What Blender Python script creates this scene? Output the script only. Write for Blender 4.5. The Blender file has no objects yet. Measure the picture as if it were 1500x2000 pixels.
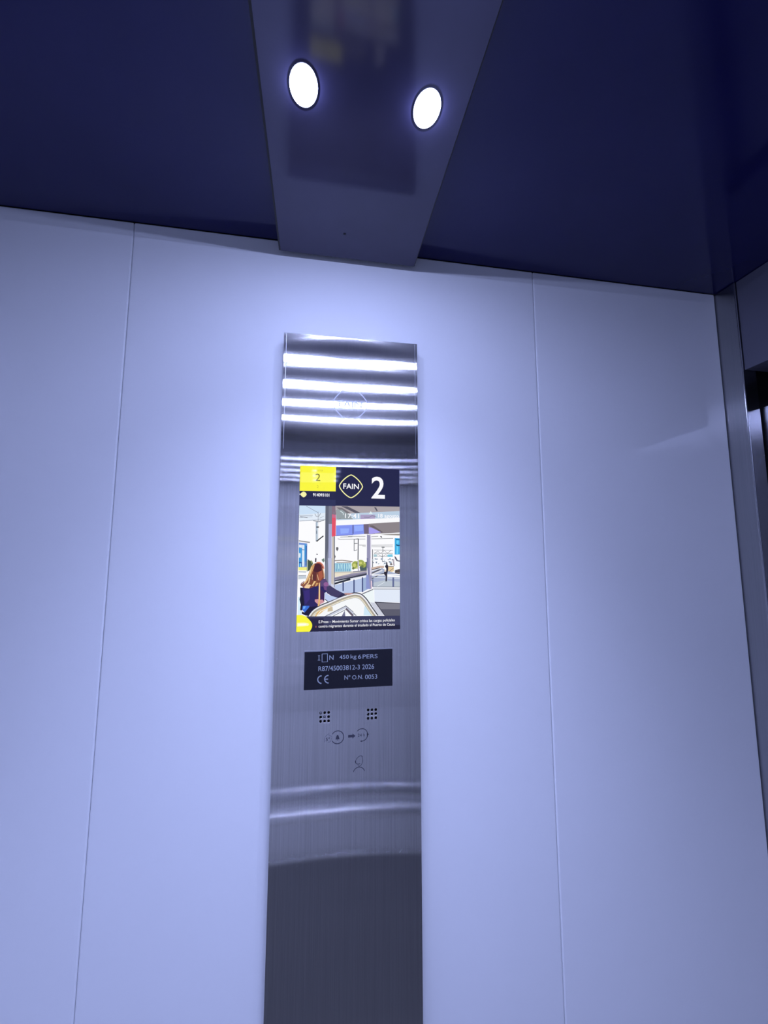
import bpy, bmesh, math, random
from mathutils import Vector, Matrix

scene = bpy.context.scene
COL = scene.collection
Z0 = 1.70                       # eye height above the cabin floor; local heights below are given from it

# ------------------------------------------------------------------ camera
cam_data = bpy.data.cameras.new('camera')
cam_data.sensor_fit = 'HORIZONTAL'
cam_data.sensor_width = 36.0
cam_data.lens = 784.77 / 1500 * 36.0
cam_data.clip_start = 0.01
cam = bpy.data.objects.new('camera', cam_data)
COL.objects.link(cam)
R_ = Vector((0.986562229, -0.163384929, 0.000578133))
U_ = Vector((-0.01875549, -0.10973423, 0.993784))
F_ = Vector((0.16230589, 0.9804406, 0.11132401))
cam.matrix_world = Matrix(((R_.x, U_.x, -F_.x, -0.0439), (R_.y, U_.y, -F_.y, -0.5631),
                           (R_.z, U_.z, -F_.z, Z0), (0, 0, 0, 1)))
scene.camera = cam

# ------------------------------------------------------------------ world, exposure
world = bpy.data.worlds.new('world')
scene.world = world
world.use_nodes = True
world.node_tree.nodes['Background'].inputs['Color'].default_value = (0.02, 0.022, 0.04, 1)
world.node_tree.nodes['Background'].inputs['Strength'].default_value = 0.2
vs = scene.view_settings
vs.view_transform = 'Standard'
vs.look = 'None'
vs.gamma = 1.0
vs.use_curve_mapping = False
vs.exposure = 0.0
scene.cycles.max_bounces = 14
scene.cycles.glossy_bounces = 8
scene.cycles.diffuse_bounces = 6
scene.cycles.sample_clamp_indirect = 40.0

# the lamps: ten small LED domes in the ceiling strip light the whole cabin
LAMP_COLOR = (0.48, 0.56, 1.0)
LAMP_STRENGTH = 165.0
BEAM_POWER = 6.0                # the downward beam of each lamp (W)
BEAM_ANGLE = 104
GLOW_POWER = 0.26               # the wide-angle light of each lamp (W)

# ------------------------------------------------------------------ materials
def lin(c):
    return tuple(((v / 255) / 12.92 if v / 255 <= 0.04045 else ((v / 255 + 0.055) / 1.055) ** 2.4) for v in c)

def mat(name, color, rough=0.5, metal=0.0, spec=0.5, coat=0.0, coat_rough=0.03, aniso=0.0, tangent=None,
        emit=None, strength=0.0, noise=None, bump=None, coat_tint=None, spec_tint=None):
    m = bpy.data.materials.new(name)
    m.use_nodes = True
    nt = m.node_tree
    b = nt.nodes['Principled BSDF']
    b.inputs['Base Color'].default_value = (*color, 1)
    b.inputs['Roughness'].default_value = rough
    b.inputs['Metallic'].default_value = metal
    b.inputs['Specular IOR Level'].default_value = spec
    b.inputs['Coat Weight'].default_value = coat
    b.inputs['Coat Roughness'].default_value = coat_rough
    if spec_tint:
        b.inputs['Specular Tint'].default_value = (*spec_tint, 1)
    if aniso:
        b.inputs['Anisotropic'].default_value = aniso
        c = nt.nodes.new('ShaderNodeCombineXYZ')
        for i in range(3):
            c.inputs[i].default_value = tangent[i]
        nt.links.new(c.outputs[0], b.inputs['Tangent'])
    if emit:
        b.inputs['Emission Color'].default_value = (*emit, 1)
        b.inputs['Emission Strength'].default_value = strength
    geo = nt.nodes.new('ShaderNodeNewGeometry')
    def streak(scale3, detail=3.0):
        mp = nt.nodes.new('ShaderNodeMapping')
        mp.inputs['Scale'].default_value = scale3
        nt.links.new(geo.outputs['Position'], mp.inputs['Vector'])
        n = nt.nodes.new('ShaderNodeTexNoise')
        n.inputs['Scale'].default_value = 1.0
        n.inputs['Detail'].default_value = detail
        nt.links.new(mp.outputs[0], n.inputs['Vector'])
        return n
    if noise:                                   # (scale3, amount): fine colour / roughness grain
        n = streak(noise[0])
        r = nt.nodes.new('ShaderNodeMapRange')
        r.inputs['From Min'].default_value = 0.25
        r.inputs['From Max'].default_value = 0.75
        r.inputs['To Min'].default_value = 1 - noise[1]
        r.inputs['To Max'].default_value = 1 + noise[1]
        nt.links.new(n.outputs['Fac'], r.inputs['Value'])
        mul = nt.nodes.new('ShaderNodeMath'); mul.operation = 'MULTIPLY'
        mul.inputs[1].default_value = rough
        nt.links.new(r.outputs[0], mul.inputs[0])
        nt.links.new(mul.outputs[0], b.inputs['Roughness'])
        mx = nt.nodes.new('ShaderNodeVectorMath'); mx.operation = 'SCALE'
        mx.inputs[0].default_value = color
        nt.links.new(r.outputs[0], mx.inputs['Scale'])
        nt.links.new(mx.outputs[0], b.inputs['Base Color'])
    if bump:                                    # list of (scale3, distance)
        prev = None
        for sc3, dist in bump:
            n = streak(sc3, 1.0)
            bp = nt.nodes.new('ShaderNodeBump')
            bp.inputs['Strength'].default_value = 1.0
            bp.inputs['Distance'].default_value = dist
            nt.links.new(n.outputs['Fac'], bp.inputs['Height'])
            if prev:
                nt.links.new(prev.outputs[0], bp.inputs['Normal'])
            prev = bp
        nt.links.new(prev.outputs[0], b.inputs['Normal'])
    return m

M = {}
M['laminate'] = mat('white_laminate', (0.80, 0.81, 0.84), 0.45, spec=0.25, coat=0.5, coat_rough=0.04,
                    bump=[((3, 3, 2.2), 0.0009)])
M['laminate_side'] = mat('white_laminate_side', (0.80, 0.81, 0.84), 0.45, spec=0.25, coat=1.0, coat_rough=0.02)
M['dado'] = mat('grey_laminate', (0.16, 0.16, 0.17), 0.4)
M['substrate'] = mat('panel_backing', (0.03, 0.03, 0.04), 0.8)
M['ceiling'] = mat('navy_gloss_panel', (0.012, 0.012, 0.072), 0.11, spec=0.5, spec_tint=(0.7, 0.72, 1.0),
                   noise=((6, 6, 6), 0.12))
M['strip'] = mat('smoked_gloss_panel', (0.044, 0.041, 0.088), 0.10, spec=0.62, noise=((9, 9, 9), 0.15),
                 spec_tint=(0.85, 0.85, 1.0))
M['strip_edge'] = mat('strip_edge_dark', (0.006, 0.006, 0.012), 0.5)
M['steel_fold'] = mat('steel_fold', (0.30, 0.30, 0.34), 0.35, metal=1.0)
M['steel_edge'] = mat('steel_edge', (0.6, 0.6, 0.65), 0.3, metal=1.0)
M['header'] = mat('grey_painted_header', (0.15, 0.15, 0.20), 0.4, metal=0.3)
M['black_gap'] = mat('black_gap', (0.004, 0.004, 0.006), 0.8)
M['floor'] = mat('pale_floor', (0.50, 0.49, 0.47), 0.5, noise=((40, 40, 40), 0.3))
M['mirror'] = mat('mirror_glass', (0.86, 0.86, 0.87), 0.01, metal=1.0)
M['chrome'] = mat('satin_chrome', (0.85, 0.85, 0.87), 0.16, metal=1.0)
M['bezel'] = mat('lamp_bezel', (0.75, 0.75, 0.78), 0.5)
M['lens'] = mat('lamp_lens', (0.8, 0.8, 0.8), 0.4, emit=LAMP_COLOR, strength=LAMP_STRENGTH)
M['engraving'] = mat('engraved_steel', (0.34, 0.35, 0.39), 0.55, metal=1.0)
M['marking'] = mat('laser_marking', (0.035, 0.035, 0.055), 0.6)
M['marking_light'] = mat('laser_marking_faint', (0.12, 0.12, 0.16), 0.6)
M['plate_black'] = mat('black_acrylic', (0.011, 0.011, 0.017), 0.25, spec=0.3)
M['plate_text'] = mat('plate_lettering', (0.30, 0.33, 0.37), 0.6)
M['pin'] = mat('grey_pin', (0.22, 0.22, 0.26), 0.5)
M['dirt'] = mat('dirt_speck', (0.006, 0.006, 0.02), 0.7)

def brushed(name, color, wide, narrow, tangent, grain, amount, bump_scale=None, bump_dist=0.0, haze=0.2):
    """hairline steel: reflections smeared far along the tangent and little across it"""
    m = bpy.data.materials.new(name)
    m.use_nodes = True
    nt = m.node_tree
    nt.nodes.remove(nt.nodes['Principled BSDF'])
    out = nt.nodes['Material Output']
    g = nt.nodes.new('ShaderNodeBsdfAnisotropic')
    g.distribution = 'BECKMANN'
    g.inputs['Roughness'].default_value = math.sqrt(math.sqrt(wide * narrow))
    g.inputs['Anisotropy'].default_value = math.sqrt(narrow / wide) - 1
    c = nt.nodes.new('ShaderNodeCombineXYZ')
    for i in range(3):
        c.inputs[i].default_value = tangent[i]
    nt.links.new(c.outputs[0], g.inputs['Tangent'])
    geo = nt.nodes.new('ShaderNodeNewGeometry')
    def noise(scale3, detail):
        mp = nt.nodes.new('ShaderNodeMapping')
        mp.inputs['Scale'].default_value = scale3
        nt.links.new(geo.outputs['Position'], mp.inputs['Vector'])
        n = nt.nodes.new('ShaderNodeTexNoise')
        n.inputs['Scale'].default_value = 1.0
        n.inputs['Detail'].default_value = detail
        nt.links.new(mp.outputs[0], n.inputs['Vector'])
        return n
    n = noise(grain, 3.0)
    r = nt.nodes.new('ShaderNodeMapRange')
    r.inputs['From Min'].default_value = 0.25
    r.inputs['From Max'].default_value = 0.75
    r.inputs['To Min'].default_value = 1 - amount
    r.inputs['To Max'].default_value = 1 + amount
    nt.links.new(n.outputs['Fac'], r.inputs['Value'])
    mx = nt.nodes.new('ShaderNodeVectorMath'); mx.operation = 'SCALE'
    mx.inputs[0].default_value = color
    nt.links.new(r.outputs[0], mx.inputs['Scale'])
    nt.links.new(mx.outputs[0], g.inputs['Color'])
    if bump_scale:
        bn = noise(bump_scale, 1.0)
        bp = nt.nodes.new('ShaderNodeBump')
        bp.inputs['Distance'].default_value = bump_dist
        nt.links.new(bn.outputs['Fac'], bp.inputs['Height'])
        nt.links.new(bp.outputs[0], g.inputs['Normal'])
    h = nt.nodes.new('ShaderNodeBsdfAnisotropic')       # the softer haze of the ground surface
    h.distribution = 'GGX'
    h.inputs['Roughness'].default_value = math.sqrt(math.sqrt(wide * narrow * 5))
    h.inputs['Anisotropy'].default_value = math.sqrt(narrow * 5 / wide) - 1
    nt.links.new(c.outputs[0], h.inputs['Tangent'])
    nt.links.new(mx.outputs[0], h.inputs['Color'])
    mix = nt.nodes.new('ShaderNodeMixShader')
    mix.inputs[0].default_value = haze
    nt.links.new(g.outputs[0], mix.inputs[1])
    nt.links.new(h.outputs[0], mix.inputs[2])
    nt.links.new(mix.outputs[0], out.inputs['Surface'])
    return m
M['steel'] = brushed('brushed_steel', (0.90, 0.875, 0.84), 0.14, 0.0020, (1, 0, 0), (1100, 40, 6), 0.12, (2.5, 1, 11), 0.0003)
M['steel_x'] = brushed('brushed_steel_door', (0.40, 0.40, 0.42), 0.16, 0.02, (0, 1, 0), (40, 700, 4), 0.06, (1, 2, 7), 0.0004)
M['steel_reveal'] = brushed('brushed_steel_reveal', (0.30, 0.30, 0.32), 0.16, 0.02, (1, 0, 0), (700, 40, 4), 0.06, (2, 1, 7), 0.0004)

def screen_mat(name, rgb=None):
    """lit screen surface under a thin glass gloss; colour comes from the mesh colours or from one value"""
    m = bpy.data.materials.new(name)
    m.use_nodes = True
    nt = m.node_tree
    b = nt.nodes['Principled BSDF']
    b.inputs['Base Color'].default_value = (0.003, 0.003, 0.004, 1)
    b.inputs['Roughness'].default_value = 0.04
    b.inputs['Specular IOR Level'].default_value = 0.08
    b.inputs['Emission Strength'].default_value = 1.0
    if rgb is None:
        a = nt.nodes.new('ShaderNodeAttribute')
        a.attribute_name = 'pixel'
        nt.links.new(a.outputs['Color'], b.inputs['Emission Color'])
    else:
        b.inputs['Emission Color'].default_value = (*lin(rgb), 1)
    return m
M['pixels'] = screen_mat('screen_pixels')
M['s_white'] = screen_mat('screen_white', (250, 250, 255))
M['s_cream'] = screen_mat('screen_cream', (246, 243, 170))
M['s_olive'] = screen_mat('screen_olive', (120, 116, 40))
M['s_faint'] = screen_mat('screen_faint', (214, 206, 60))
M['s_orange'] = screen_mat('screen_orange', (150, 90, 90))

# ------------------------------------------------------------------ helpers
WORLD = {}          # object -> world position of its origin

def place(o, centre, parent):
    if parent is not None:
        o.parent = parent
        o.location = Vector(centre) - WORLD[parent.name]
    else:
        o.location = centre
    WORLD[o.name] = Vector(centre)

def link_mesh(name, me, material, parent=None):
    """mesh given in world coordinates: move its origin to its own middle and link it as one object"""
    xs = [v.co for v in me.vertices]
    lo = Vector([min(c[i] for c in xs) for i in range(3)])
    hi = Vector([max(c[i] for c in xs) for i in range(3)])
    mid = (lo + hi) / 2
    me.transform(Matrix.Translation(-mid))
    if material is not None:
        me.materials.clear()
        me.materials.append(material)
    o = bpy.data.objects.new(name, me)
    COL.objects.link(o)
    place(o, mid, parent)
    return o

def empty(name, loc):
    o = bpy.data.objects.new(name, None)
    o.empty_display_size = 0.05
    COL.objects.link(o)
    place(o, loc, None)
    return o

def tag(o, label=None, category=None, group=None, kind=None):
    if label: o['label'] = label
    if category: o['category'] = category
    if group: o['group'] = group
    if kind: o['kind'] = kind
    return o

def bm_obj(name, bm, material, parent=None, smooth=False):
    bmesh.ops.recalc_face_normals(bm, faces=bm.faces)
    me = bpy.data.meshes.new(name)
    bm.to_mesh(me)
    bm.free()
    if smooth:
        for p in me.polygons:
            p.use_smooth = True
    return link_mesh(name, me, material, parent)

def box(name, x, y, z, material, parent=None, bevel=0.0, seg=2):
    """x, y, z are (low, high); heights are given from eye level"""
    bm = bmesh.new()
    bmesh.ops.create_cube(bm, size=1.0)
    bmesh.ops.scale(bm, vec=(x[1] - x[0], y[1] - y[0], z[1] - z[0]), verts=bm.verts)
    bmesh.ops.translate(bm, vec=((x[0] + x[1]) / 2, (y[0] + y[1]) / 2, (z[0] + z[1]) / 2 + Z0), verts=bm.verts)
    if bevel:
        bmesh.ops.bevel(bm, geom=bm.edges[:], offset=bevel, segments=seg, affect='EDGES', profile=0.5)
    return bm_obj(name, bm, material, parent)

def curve_mesh(loops, half, bevel=0.0):
    """flat plate with holes from closed 2D outlines, thickness 2*half, as mesh data in the curve's own xy plane"""
    cu = bpy.data.curves.new('outline', 'CURVE')
    cu.dimensions = '2D'
    cu.fill_mode = 'BOTH'
    cu.extrude = half - bevel
    cu.bevel_depth = bevel
    cu.bevel_resolution = 1
    cu.offset = -bevel
    for pts in loops:
        sp = cu.splines.new('POLY')
        sp.points.add(len(pts) - 1)
        for p, q in zip(sp.points, pts):
            p.co = (q[0], q[1], 0, 1)
        sp.use_cyclic_u = True
    return to_mesh(cu)

def to_mesh(cu):
    o = bpy.data.objects.new('tmp', cu)
    COL.objects.link(o)
    dg = bpy.context.evaluated_depsgraph_get()
    me = bpy.data.meshes.new_from_object(o.evaluated_get(dg))
    bpy.data.objects.remove(o)
    bpy.data.curves.remove(cu)
    return me

def on_wall(me, y, x=0.0, z=0.0):
    """turn a mesh lying in xy to stand facing -y at depth y"""
    me.transform(Matrix(((1, 0, 0, x), (0, 0, -1, y), (0, 1, 0, z + Z0), (0, 0, 0, 1))))
    return me

def rect(x0, x1, z0, z1):
    return [(x0, z0), (x1, z0), (x1, z1), (x0, z1)]

def ellipse(cx, cy, rx, ry, n=20):
    return [(cx + rx * math.cos(2 * math.pi * i / n), cy + ry * math.sin(2 * math.pi * i / n)) for i in range(n)]

def ribbon(pts, w, closed=False):
    """quads along a polyline, in the plane"""
    n = len(pts)
    L, Rr = [], []
    for i in range(n):
        if closed:
            a, b = pts[i - 1], pts[(i + 1) % n]
        else:
            a, b = pts[max(i - 1, 0)], pts[min(i + 1, n - 1)]
        d = Vector((b[0] - a[0], b[1] - a[1]))
        d = d.normalized() if d.length > 0 else Vector((1, 0))
        nrm = Vector((-d.y, d.x)) * w / 2
        L.append((pts[i][0] + nrm.x, pts[i][1] + nrm.y))
        Rr.append((pts[i][0] - nrm.x, pts[i][1] - nrm.y))
    quads = []
    for i in range(n if closed else n - 1):
        j = (i + 1) % n
        quads.append([L[i], Rr[i], Rr[j], L[j]])
    return quads

def flat(name, polys, y, material, parent, thick=0.00012):
    """marks on a face: thin raised polygons standing at depth y"""
    bm = bmesh.new()
    for pts in polys:
        vs_ = [bm.verts.new((p[0], y, p[1] + Z0)) for p in pts]
        try:
            f = bm.faces.new(vs_)
        except ValueError:
            continue
    bmesh.ops.triangulate(bm, faces=[f for f in bm.faces if len(f.verts) > 4])
    r = bmesh.ops.extrude_face_region(bm, geom=bm.faces[:])
    bmesh.ops.translate(bm, vec=(0, thick, 0), verts=[v for v in r['geom'] if isinstance(v, bmesh.types.BMVert)])
    return bm_obj(name, bm, material, parent)

def text(name, s, x, z, width, height, y, material, parent, weight=0.0, shear=0.0):
    """lettering centred at (x, z), fitted to a width and a height"""
    cu = bpy.data.curves.new('text', 'FONT')
    cu.body = s
    cu.size = 1.0
    cu.offset = weight
    cu.shear = shear
    cu.resolution_u = 4
    me = to_mesh(cu)
    xs = [v.co.x for v in me.vertices]; ys = [v.co.y for v in me.vertices]
    w, h = max(xs) - min(xs), max(ys) - min(ys)
    sx = width / w
    sy = height / h if height else sx
    me.transform(Matrix.Translation((-(max(xs) + min(xs)) / 2, -(max(ys) + min(ys)) / 2, 0)))
    me.transform(Matrix.Diagonal((sx, sy, 1, 1)))
    return link_mesh(name, on_wall(me, y, x, z), material, parent)

def arc(cx, cz, r, a0, a1, n=18):
    return [(cx + r * math.cos(math.radians(a0 + (a1 - a0) * i / (n - 1))),
             cz + r * math.sin(math.radians(a0 + (a1 - a0) * i / (n - 1)))) for i in range(n)]

def diamond(cx, cz, r, n=48, p=1.35):
    """a square standing on its corner with generously rounded corners"""
    out = []
    for i in range(n):
        t = 2 * math.pi * i / n
        c, s = math.cos(t), math.sin(t)
        k = (abs(c) ** p + abs(s) ** p) ** (-1 / p)
        out.append((cx + r * k * c, cz + r * k * s))
    return out

# ------------------------------------------------------------------ the cabin shell
ZF, ZC, ZS = -Z0, 0.4651, 0.4406          # floor, ceiling, underside of the lamp strip
XL, XR, YF = -0.625, 0.6462, -1.015       # left wall, door-side wall, wall behind the camera
SEAM1, SEAM2 = -0.3046, 0.2961

floor = tag(box('floor', (XL - 0.03, 0.80), (YF - 0.03, 0.06), (ZF - 0.03, ZF), M['floor']), kind='structure')

wall_back = tag(box('wall_back', (XL - 0.02, XR - 0.001), (0.018, 0.032), (ZF, ZC + 0.03), M['substrate']), kind='structure')
for x0, x1 in ((XL + 0.0005, SEAM1 - 0.00025), (SEAM1 + 0.00025, SEAM2 - 0.00025), (SEAM2 + 0.00025, XR - 0.0012)):
    box('wall_panel', (x0, x1), (0.0, 0.018), (ZF + 0.001, ZC - 0.0005), M['laminate'], wall_back, bevel=0.0018)

wall_left = tag(box('wall_left', (XL - 0.02, XL), (YF - 0.02, 0.017), (ZF, ZC), M['laminate_side']), kind='structure')

wall_front = tag(box('wall_front', (XL - 0.02, 0.72), (YF - 0.02, YF), (ZF, ZC), M['dado']), kind='structure')
mirror = tag(empty('wall_mirror', (0, YF, Z0 - 1.03)),
             'wide wall mirror behind the viewer, above the steel handrail', 'mirror')
box('mirror_glass', (-0.60, 0.60), (YF + 0.001, YF + 0.006), (-1.03, 0.44), M['mirror'], mirror)
box('mirror_trim', (-0.60, 0.60), (YF + 0.001, YF + 0.010), (-1.045, -1.031), M['chrome'], mirror, bevel=0.002)

# ceiling: two dark glossy panels meeting above the lamp strip
ceiling = tag(box('ceiling', (XL - 0.02, 0.80), (YF - 0.02, 0.032), (ZC + 0.031, ZC + 0.05), M['substrate']), kind='structure')
def ceiling_panel(x0, x1, dz_x, dz_y):
    """dz_x lifts the outer edge, dz_y lifts the edge far from the control wall"""
    bm = bmesh.new()
    y0, y1 = YF + 0.001, -0.0005
    inner = x1 if x0 < -0.3 else x0
    def zz(x, y):
        return ZC + Z0 + dz_x * (abs(x - inner) / 0.6) + dz_y * (-y / 1.0)
    lo = [bm.verts.new((x, y, zz(x, y))) for x, y in ((x0, y0), (x1, y0), (x1, y1), (x0, y1))]
    hi = [bm.verts.new((v.co.x, v.co.y, ZC + Z0 + 0.03)) for v in lo]
    bm.faces.new(lo); bm.faces.new(hi)
    for i in range(4):
        bm.faces.new((lo[i], lo[(i + 1) % 4], hi[(i + 1) % 4], hi[i]))
    return bm_obj('ceiling_panel', bm, M['ceiling'], ceiling)
ceiling_panel(XL + 0.0005, -0.0065, 0.0, 0.0)
ceiling_panel(-0.0055, 0.79, 0.0, 0.0)

# door side: steel return post, header over the doorway, two sliding door leaves
wall_right = tag(empty('wall_right', (XR, -0.5, 0)), kind='structure')
POST_D = 0.6715
box('return_post', (XR, POST_D), (-0.0330, 0.017), (ZF, ZC - 0.001), M['steel_x'], wall_right, bevel=0.0012)
box('post_reveal', (XR + 0.0012, POST_D), (-0.0336, -0.0331), (ZF, ZC - 0.001), M['steel_reveal'], wall_right)
box('post_edge_highlight', (XR + 0.0002, XR + 0.0011), (-0.0337, -0.0331), (ZF, ZC - 0.001), M['steel_edge'], wall_right)  # lighter steel strip: the bright highlight along the post's edge, put into the colour
box('header_panel', (XR + 0.003, 0.717), (-0.93, -0.0340), (0.308, ZC - 0.001), M['header'], wall_right, bevel=0.0008)
box('return_post', (XR, 0.717), (YF + 0.001, -0.9305), (ZF, ZC - 0.001), M['steel_x'], wall_right, bevel=0.0012)
box('backing', (0.765, 0.785), (YF, 0.06), (ZF, ZC - 0.001), M['substrate'], wall_right)
door = tag(empty('door_1', (0.69, -0.4, 0)), kind='structure')
box('door_leaf', (0.678, 0.700), (-0.480, -0.0312), (ZF + 0.004, 0.2465), M['steel_x'], door, bevel=0.0012)
box('door_leaf', (0.678, 0.700), (-0.9295, -0.482), (ZF + 0.004, 0.2465), M['steel_x'], door, bevel=0.0012)
box('leaf_seal', (0.680, 0.698), (-0.0311, -0.0270), (ZF + 0.004, 0.2465), M['black_gap'], door)

# ------------------------------------------------------------------ handrail behind the viewer (seen as a bright line in the steel)
rail = tag(empty('handrail', (0, YF, Z0 - 0.86)), 'round chrome handrail across the mirrored wall behind the viewer', 'handrail')
def tube(name, a, b, r, material, parent, n=24):
    bm = bmesh.new()
    a, b = Vector(a), Vector(b)
    d = (b - a)
    q = d.to_track_quat('Z', 'Y')
    ringa, ringb = [], []
    for i in range(n):
        p = q @ Vector((r * math.cos(2 * math.pi * i / n), r * math.sin(2 * math.pi * i / n), 0))
        ringa.append(bm.verts.new(a + p)); ringb.append(bm.verts.new(b + p))
    for i in range(n):
        j = (i + 1) % n
        bm.faces.new((ringa[i], ringa[j], ringb[j], ringb[i]))
    bm.faces.new(ringa); bm.faces.new(ringb)
    return bm_obj(name, bm, material, parent, smooth=True)
tube('rail_bar', (-0.48, YF + 0.065, Z0 - 0.855), (0.48, YF + 0.065, Z0 - 0.862), 0.022, M['chrome'], rail)
for sx in (-0.4, 0.4):
    tube('rail_bracket', (sx, YF + 0.0065, Z0 - 0.8585), (sx, YF + 0.046, Z0 - 0.8585), 0.008, M['chrome'], rail)

# ------------------------------------------------------------------ the lamp strip under the ceiling
SX0, SX1, SG = -0.1041, 0.0933, 0.0103
LAMP_X = (-0.0646, 0.0551)
LAMP_Y = (-0.224, -0.353, -0.484, -0.612, -0.745)
RX, RY = 0.0134, 0.0186
strip = tag(empty('light_panel', ((SX0 + SX1) / 2, -0.5, ZS + Z0)),
            'long dark smoked glossy ceiling panel carrying the bright spotlights', 'ceiling panel')
loops = [[(SX0, YF + 0.002), (SX1, YF + 0.002), (SX1, -SG), (SX0, -SG)]]
for lx in LAMP_X:
    for ly in LAMP_Y:
        loops.append(ellipse(lx, ly, RX, RY, 32))
me = curve_mesh(loops, 0.0015)
me.transform(Matrix.Translation((0, 0, ZS + Z0 + 0.0015)))
link_mesh('panel_face', me, M['strip'], strip)
for x0, x1 in ((SX0 - 0.0024, SX0 - 0.0001), (SX1 + 0.0001, SX1 + 0.0012)):
    box('panel_side', (x0, x1), (YF + 0.003, -SG), (ZS + 0.0002, ZC - 0.0005), M['strip_edge'], strip)
box('panel_end', (SX0 + 0.0031, SX1 - 0.0031), (-SG - 0.0035, -SG - 0.0005), (ZS + 0.0031, ZC - 0.0005), M['strip_edge'], strip)
for px, py, r in [(-0.0150, -0.0555, 0.0015)]:
    bm = bmesh.new()
    bm.faces.new([bm.verts.new((p[0], p[1], ZS + Z0 - 0.0003)) for p in ellipse(px, py, r * 1.3, r * 1.1, 9)])
    bm_obj('dirt_speck', bm, M['dirt'], strip)

def dome(bm, cx, cy, z, rx, ry, h, n=28, rings=5):
    prev = None
    for k in range(rings):
        t = k / rings * math.pi / 2
        ring = [bm.verts.new((p[0], p[1], z - h * math.sin(t))) for p in ellipse(cx, cy, rx * math.cos(t), ry * math.cos(t), n)]
        if prev:
            for i in range(n):
                bm.faces.new((prev[i], prev[(i + 1) % n], ring[(i + 1) % n], ring[i]))
        else:
            bm.faces.new(ring)
        prev = ring
    tip = bm.verts.new((cx, cy, z - h))
    for i in range(n):
        bm.faces.new((prev[i], prev[(i + 1) % n], tip))
side = ('left', 'right')
rowname = ('nearest the control panel', 'in the second row from the control panel wall',
           'in the middle row of the strip', 'in the fourth row from the control panel wall',
           'in the row farthest from the control panel wall')
proto = None
for k, ly in enumerate(LAMP_Y):
    for s, lx in enumerate(LAMP_X):
        if proto is None:
            proto = empty('spotlight', (lx, ly, ZS + Z0))
            bm = bmesh.new()
            dome(bm, lx, ly, ZS + Z0 + 0.0004, RX - 0.0006, RY - 0.0006, 0.0009)
            lens = bm_obj('lens', bm, M['lens'], proto, smooth=True)
            me = curve_mesh([ellipse(lx, ly, RX - 0.0001, RY - 0.0001, 32), ellipse(lx, ly, RX - 0.0005, RY - 0.0005, 32)], 0.0015)
            me.transform(Matrix.Translation((0, 0, ZS + Z0 + 0.0012)))
            ring = link_mesh('bezel', me, M['bezel'], proto)
            can = tube('housing', (lx, ly, ZS + Z0 + 0.0032), (lx, ly, ZS + Z0 + 0.020), 0.0125, M['bezel'], proto)
            ld = bpy.data.lights.new('beam', 'SPOT')
            ld.energy = BEAM_POWER
            ld.color = LAMP_COLOR
            ld.spot_size = math.radians(BEAM_ANGLE)
            ld.spot_blend = 1.0
            ld.shadow_soft_size = 0.011
            beam = bpy.data.objects.new('beam', ld)
            COL.objects.link(beam)
            place(beam, (lx, ly, ZS + Z0 - 0.0145), proto)
            gd = bpy.data.lights.new('glow', 'POINT')
            gd.energy = GLOW_POWER
            gd.color = LAMP_COLOR
            gd.shadow_soft_size = 0.0005
            glow = bpy.data.objects.new('glow', gd)
            COL.objects.link(glow)
            place(glow, (lx, ly, ZS + Z0 - 0.0021), proto)
            root = proto
        else:
            root = proto.copy()
            COL.objects.link(root)
            root.location = (lx, ly, ZS + Z0)
            for ch in (lens, ring, can, beam, glow):
                c = ch.copy()
                c.parent = root
                COL.objects.link(c)
        if k == 0:
            lab = 'bright oval white spotlight, %s one of the pair %s' % (side[s], rowname[k])
        else:
            lab = '%s spotlight %s, overhead behind the visible pair' % (side[s], rowname[k])
        tag(root, lab, 'spotlight', 'spotlights in the ceiling strip')

# ------------------------------------------------------------------ the control panel
T = 0.020                                  # it stands this far off the wall
YP = -T
XC = 0.095
ZTOP, ZBOT = 0.3105, -0.90
cop = tag(empty('control_panel', (0, 0, Z0 + ZBOT)),
          'tall brushed steel lift control panel with lit screen on the white wall', 'control panel')
SCR = (-0.0685, 0.0680, -0.0962, 0.1226)   # screen opening
holes = []
for cx in (-0.0304, 0.0304):
    for i in (-1, 0, 1):
        for j in (-1, 0, 1):
            holes.append((cx + i * 0.005, -0.2026 + j * 0.0051))
loops = [rect(-XC, XC, ZBOT, ZTOP), rect(*SCR)]
loops += [ellipse(hx, hz, 0.00165, 0.00165, 16) for hx, hz in holes]
me = curve_mesh(loops, 0.0011, bevel=0.0003)
face = link_mesh('face_plate', on_wall(me, YP + 0.0011), M['steel'], cop)
# folded sides and back box
for x0, x1 in ((-XC, -XC + 0.0012), (XC - 0.0012, XC)):
    box('side_return', (x0, x1), (YP + 0.0023, -0.0003), (ZBOT, ZTOP), M['steel_fold'], cop)
box('top_return', (-XC + 0.0013, XC - 0.0013), (YP + 0.0023, -0.0003), (ZTOP - 0.0012, ZTOP), M['steel_fold'], cop)
for s in (-1, 1):                          # fine fold line just inside each edge
    flat('fold_line', [rect(s * 0.0915 - 0.0002, s * 0.0915 + 0.0002, 0.145, ZTOP - 0.001)], YP - 0.00005, M['steel_edge'], cop, 0.00004)
# speaker and microphone behind the two grids of holes
for cx, nm in ((-0.0304, 'microphone'), (0.0304, 'loudspeaker')):
    sp = box(nm, (cx - 0.012, cx + 0.012), (YP + 0.008, YP + 0.012), (-0.2146, -0.1906), M['black_gap'], cop)
for hx, hz in (holes[2], holes[4]):
    me = curve_mesh([ellipse(hx, hz, 0.0010, 0.0010, 12)], 0.0004)
    link_mesh('hole_pin', on_wall(me, YP + 0.0012), M['pin'], cop)

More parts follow.
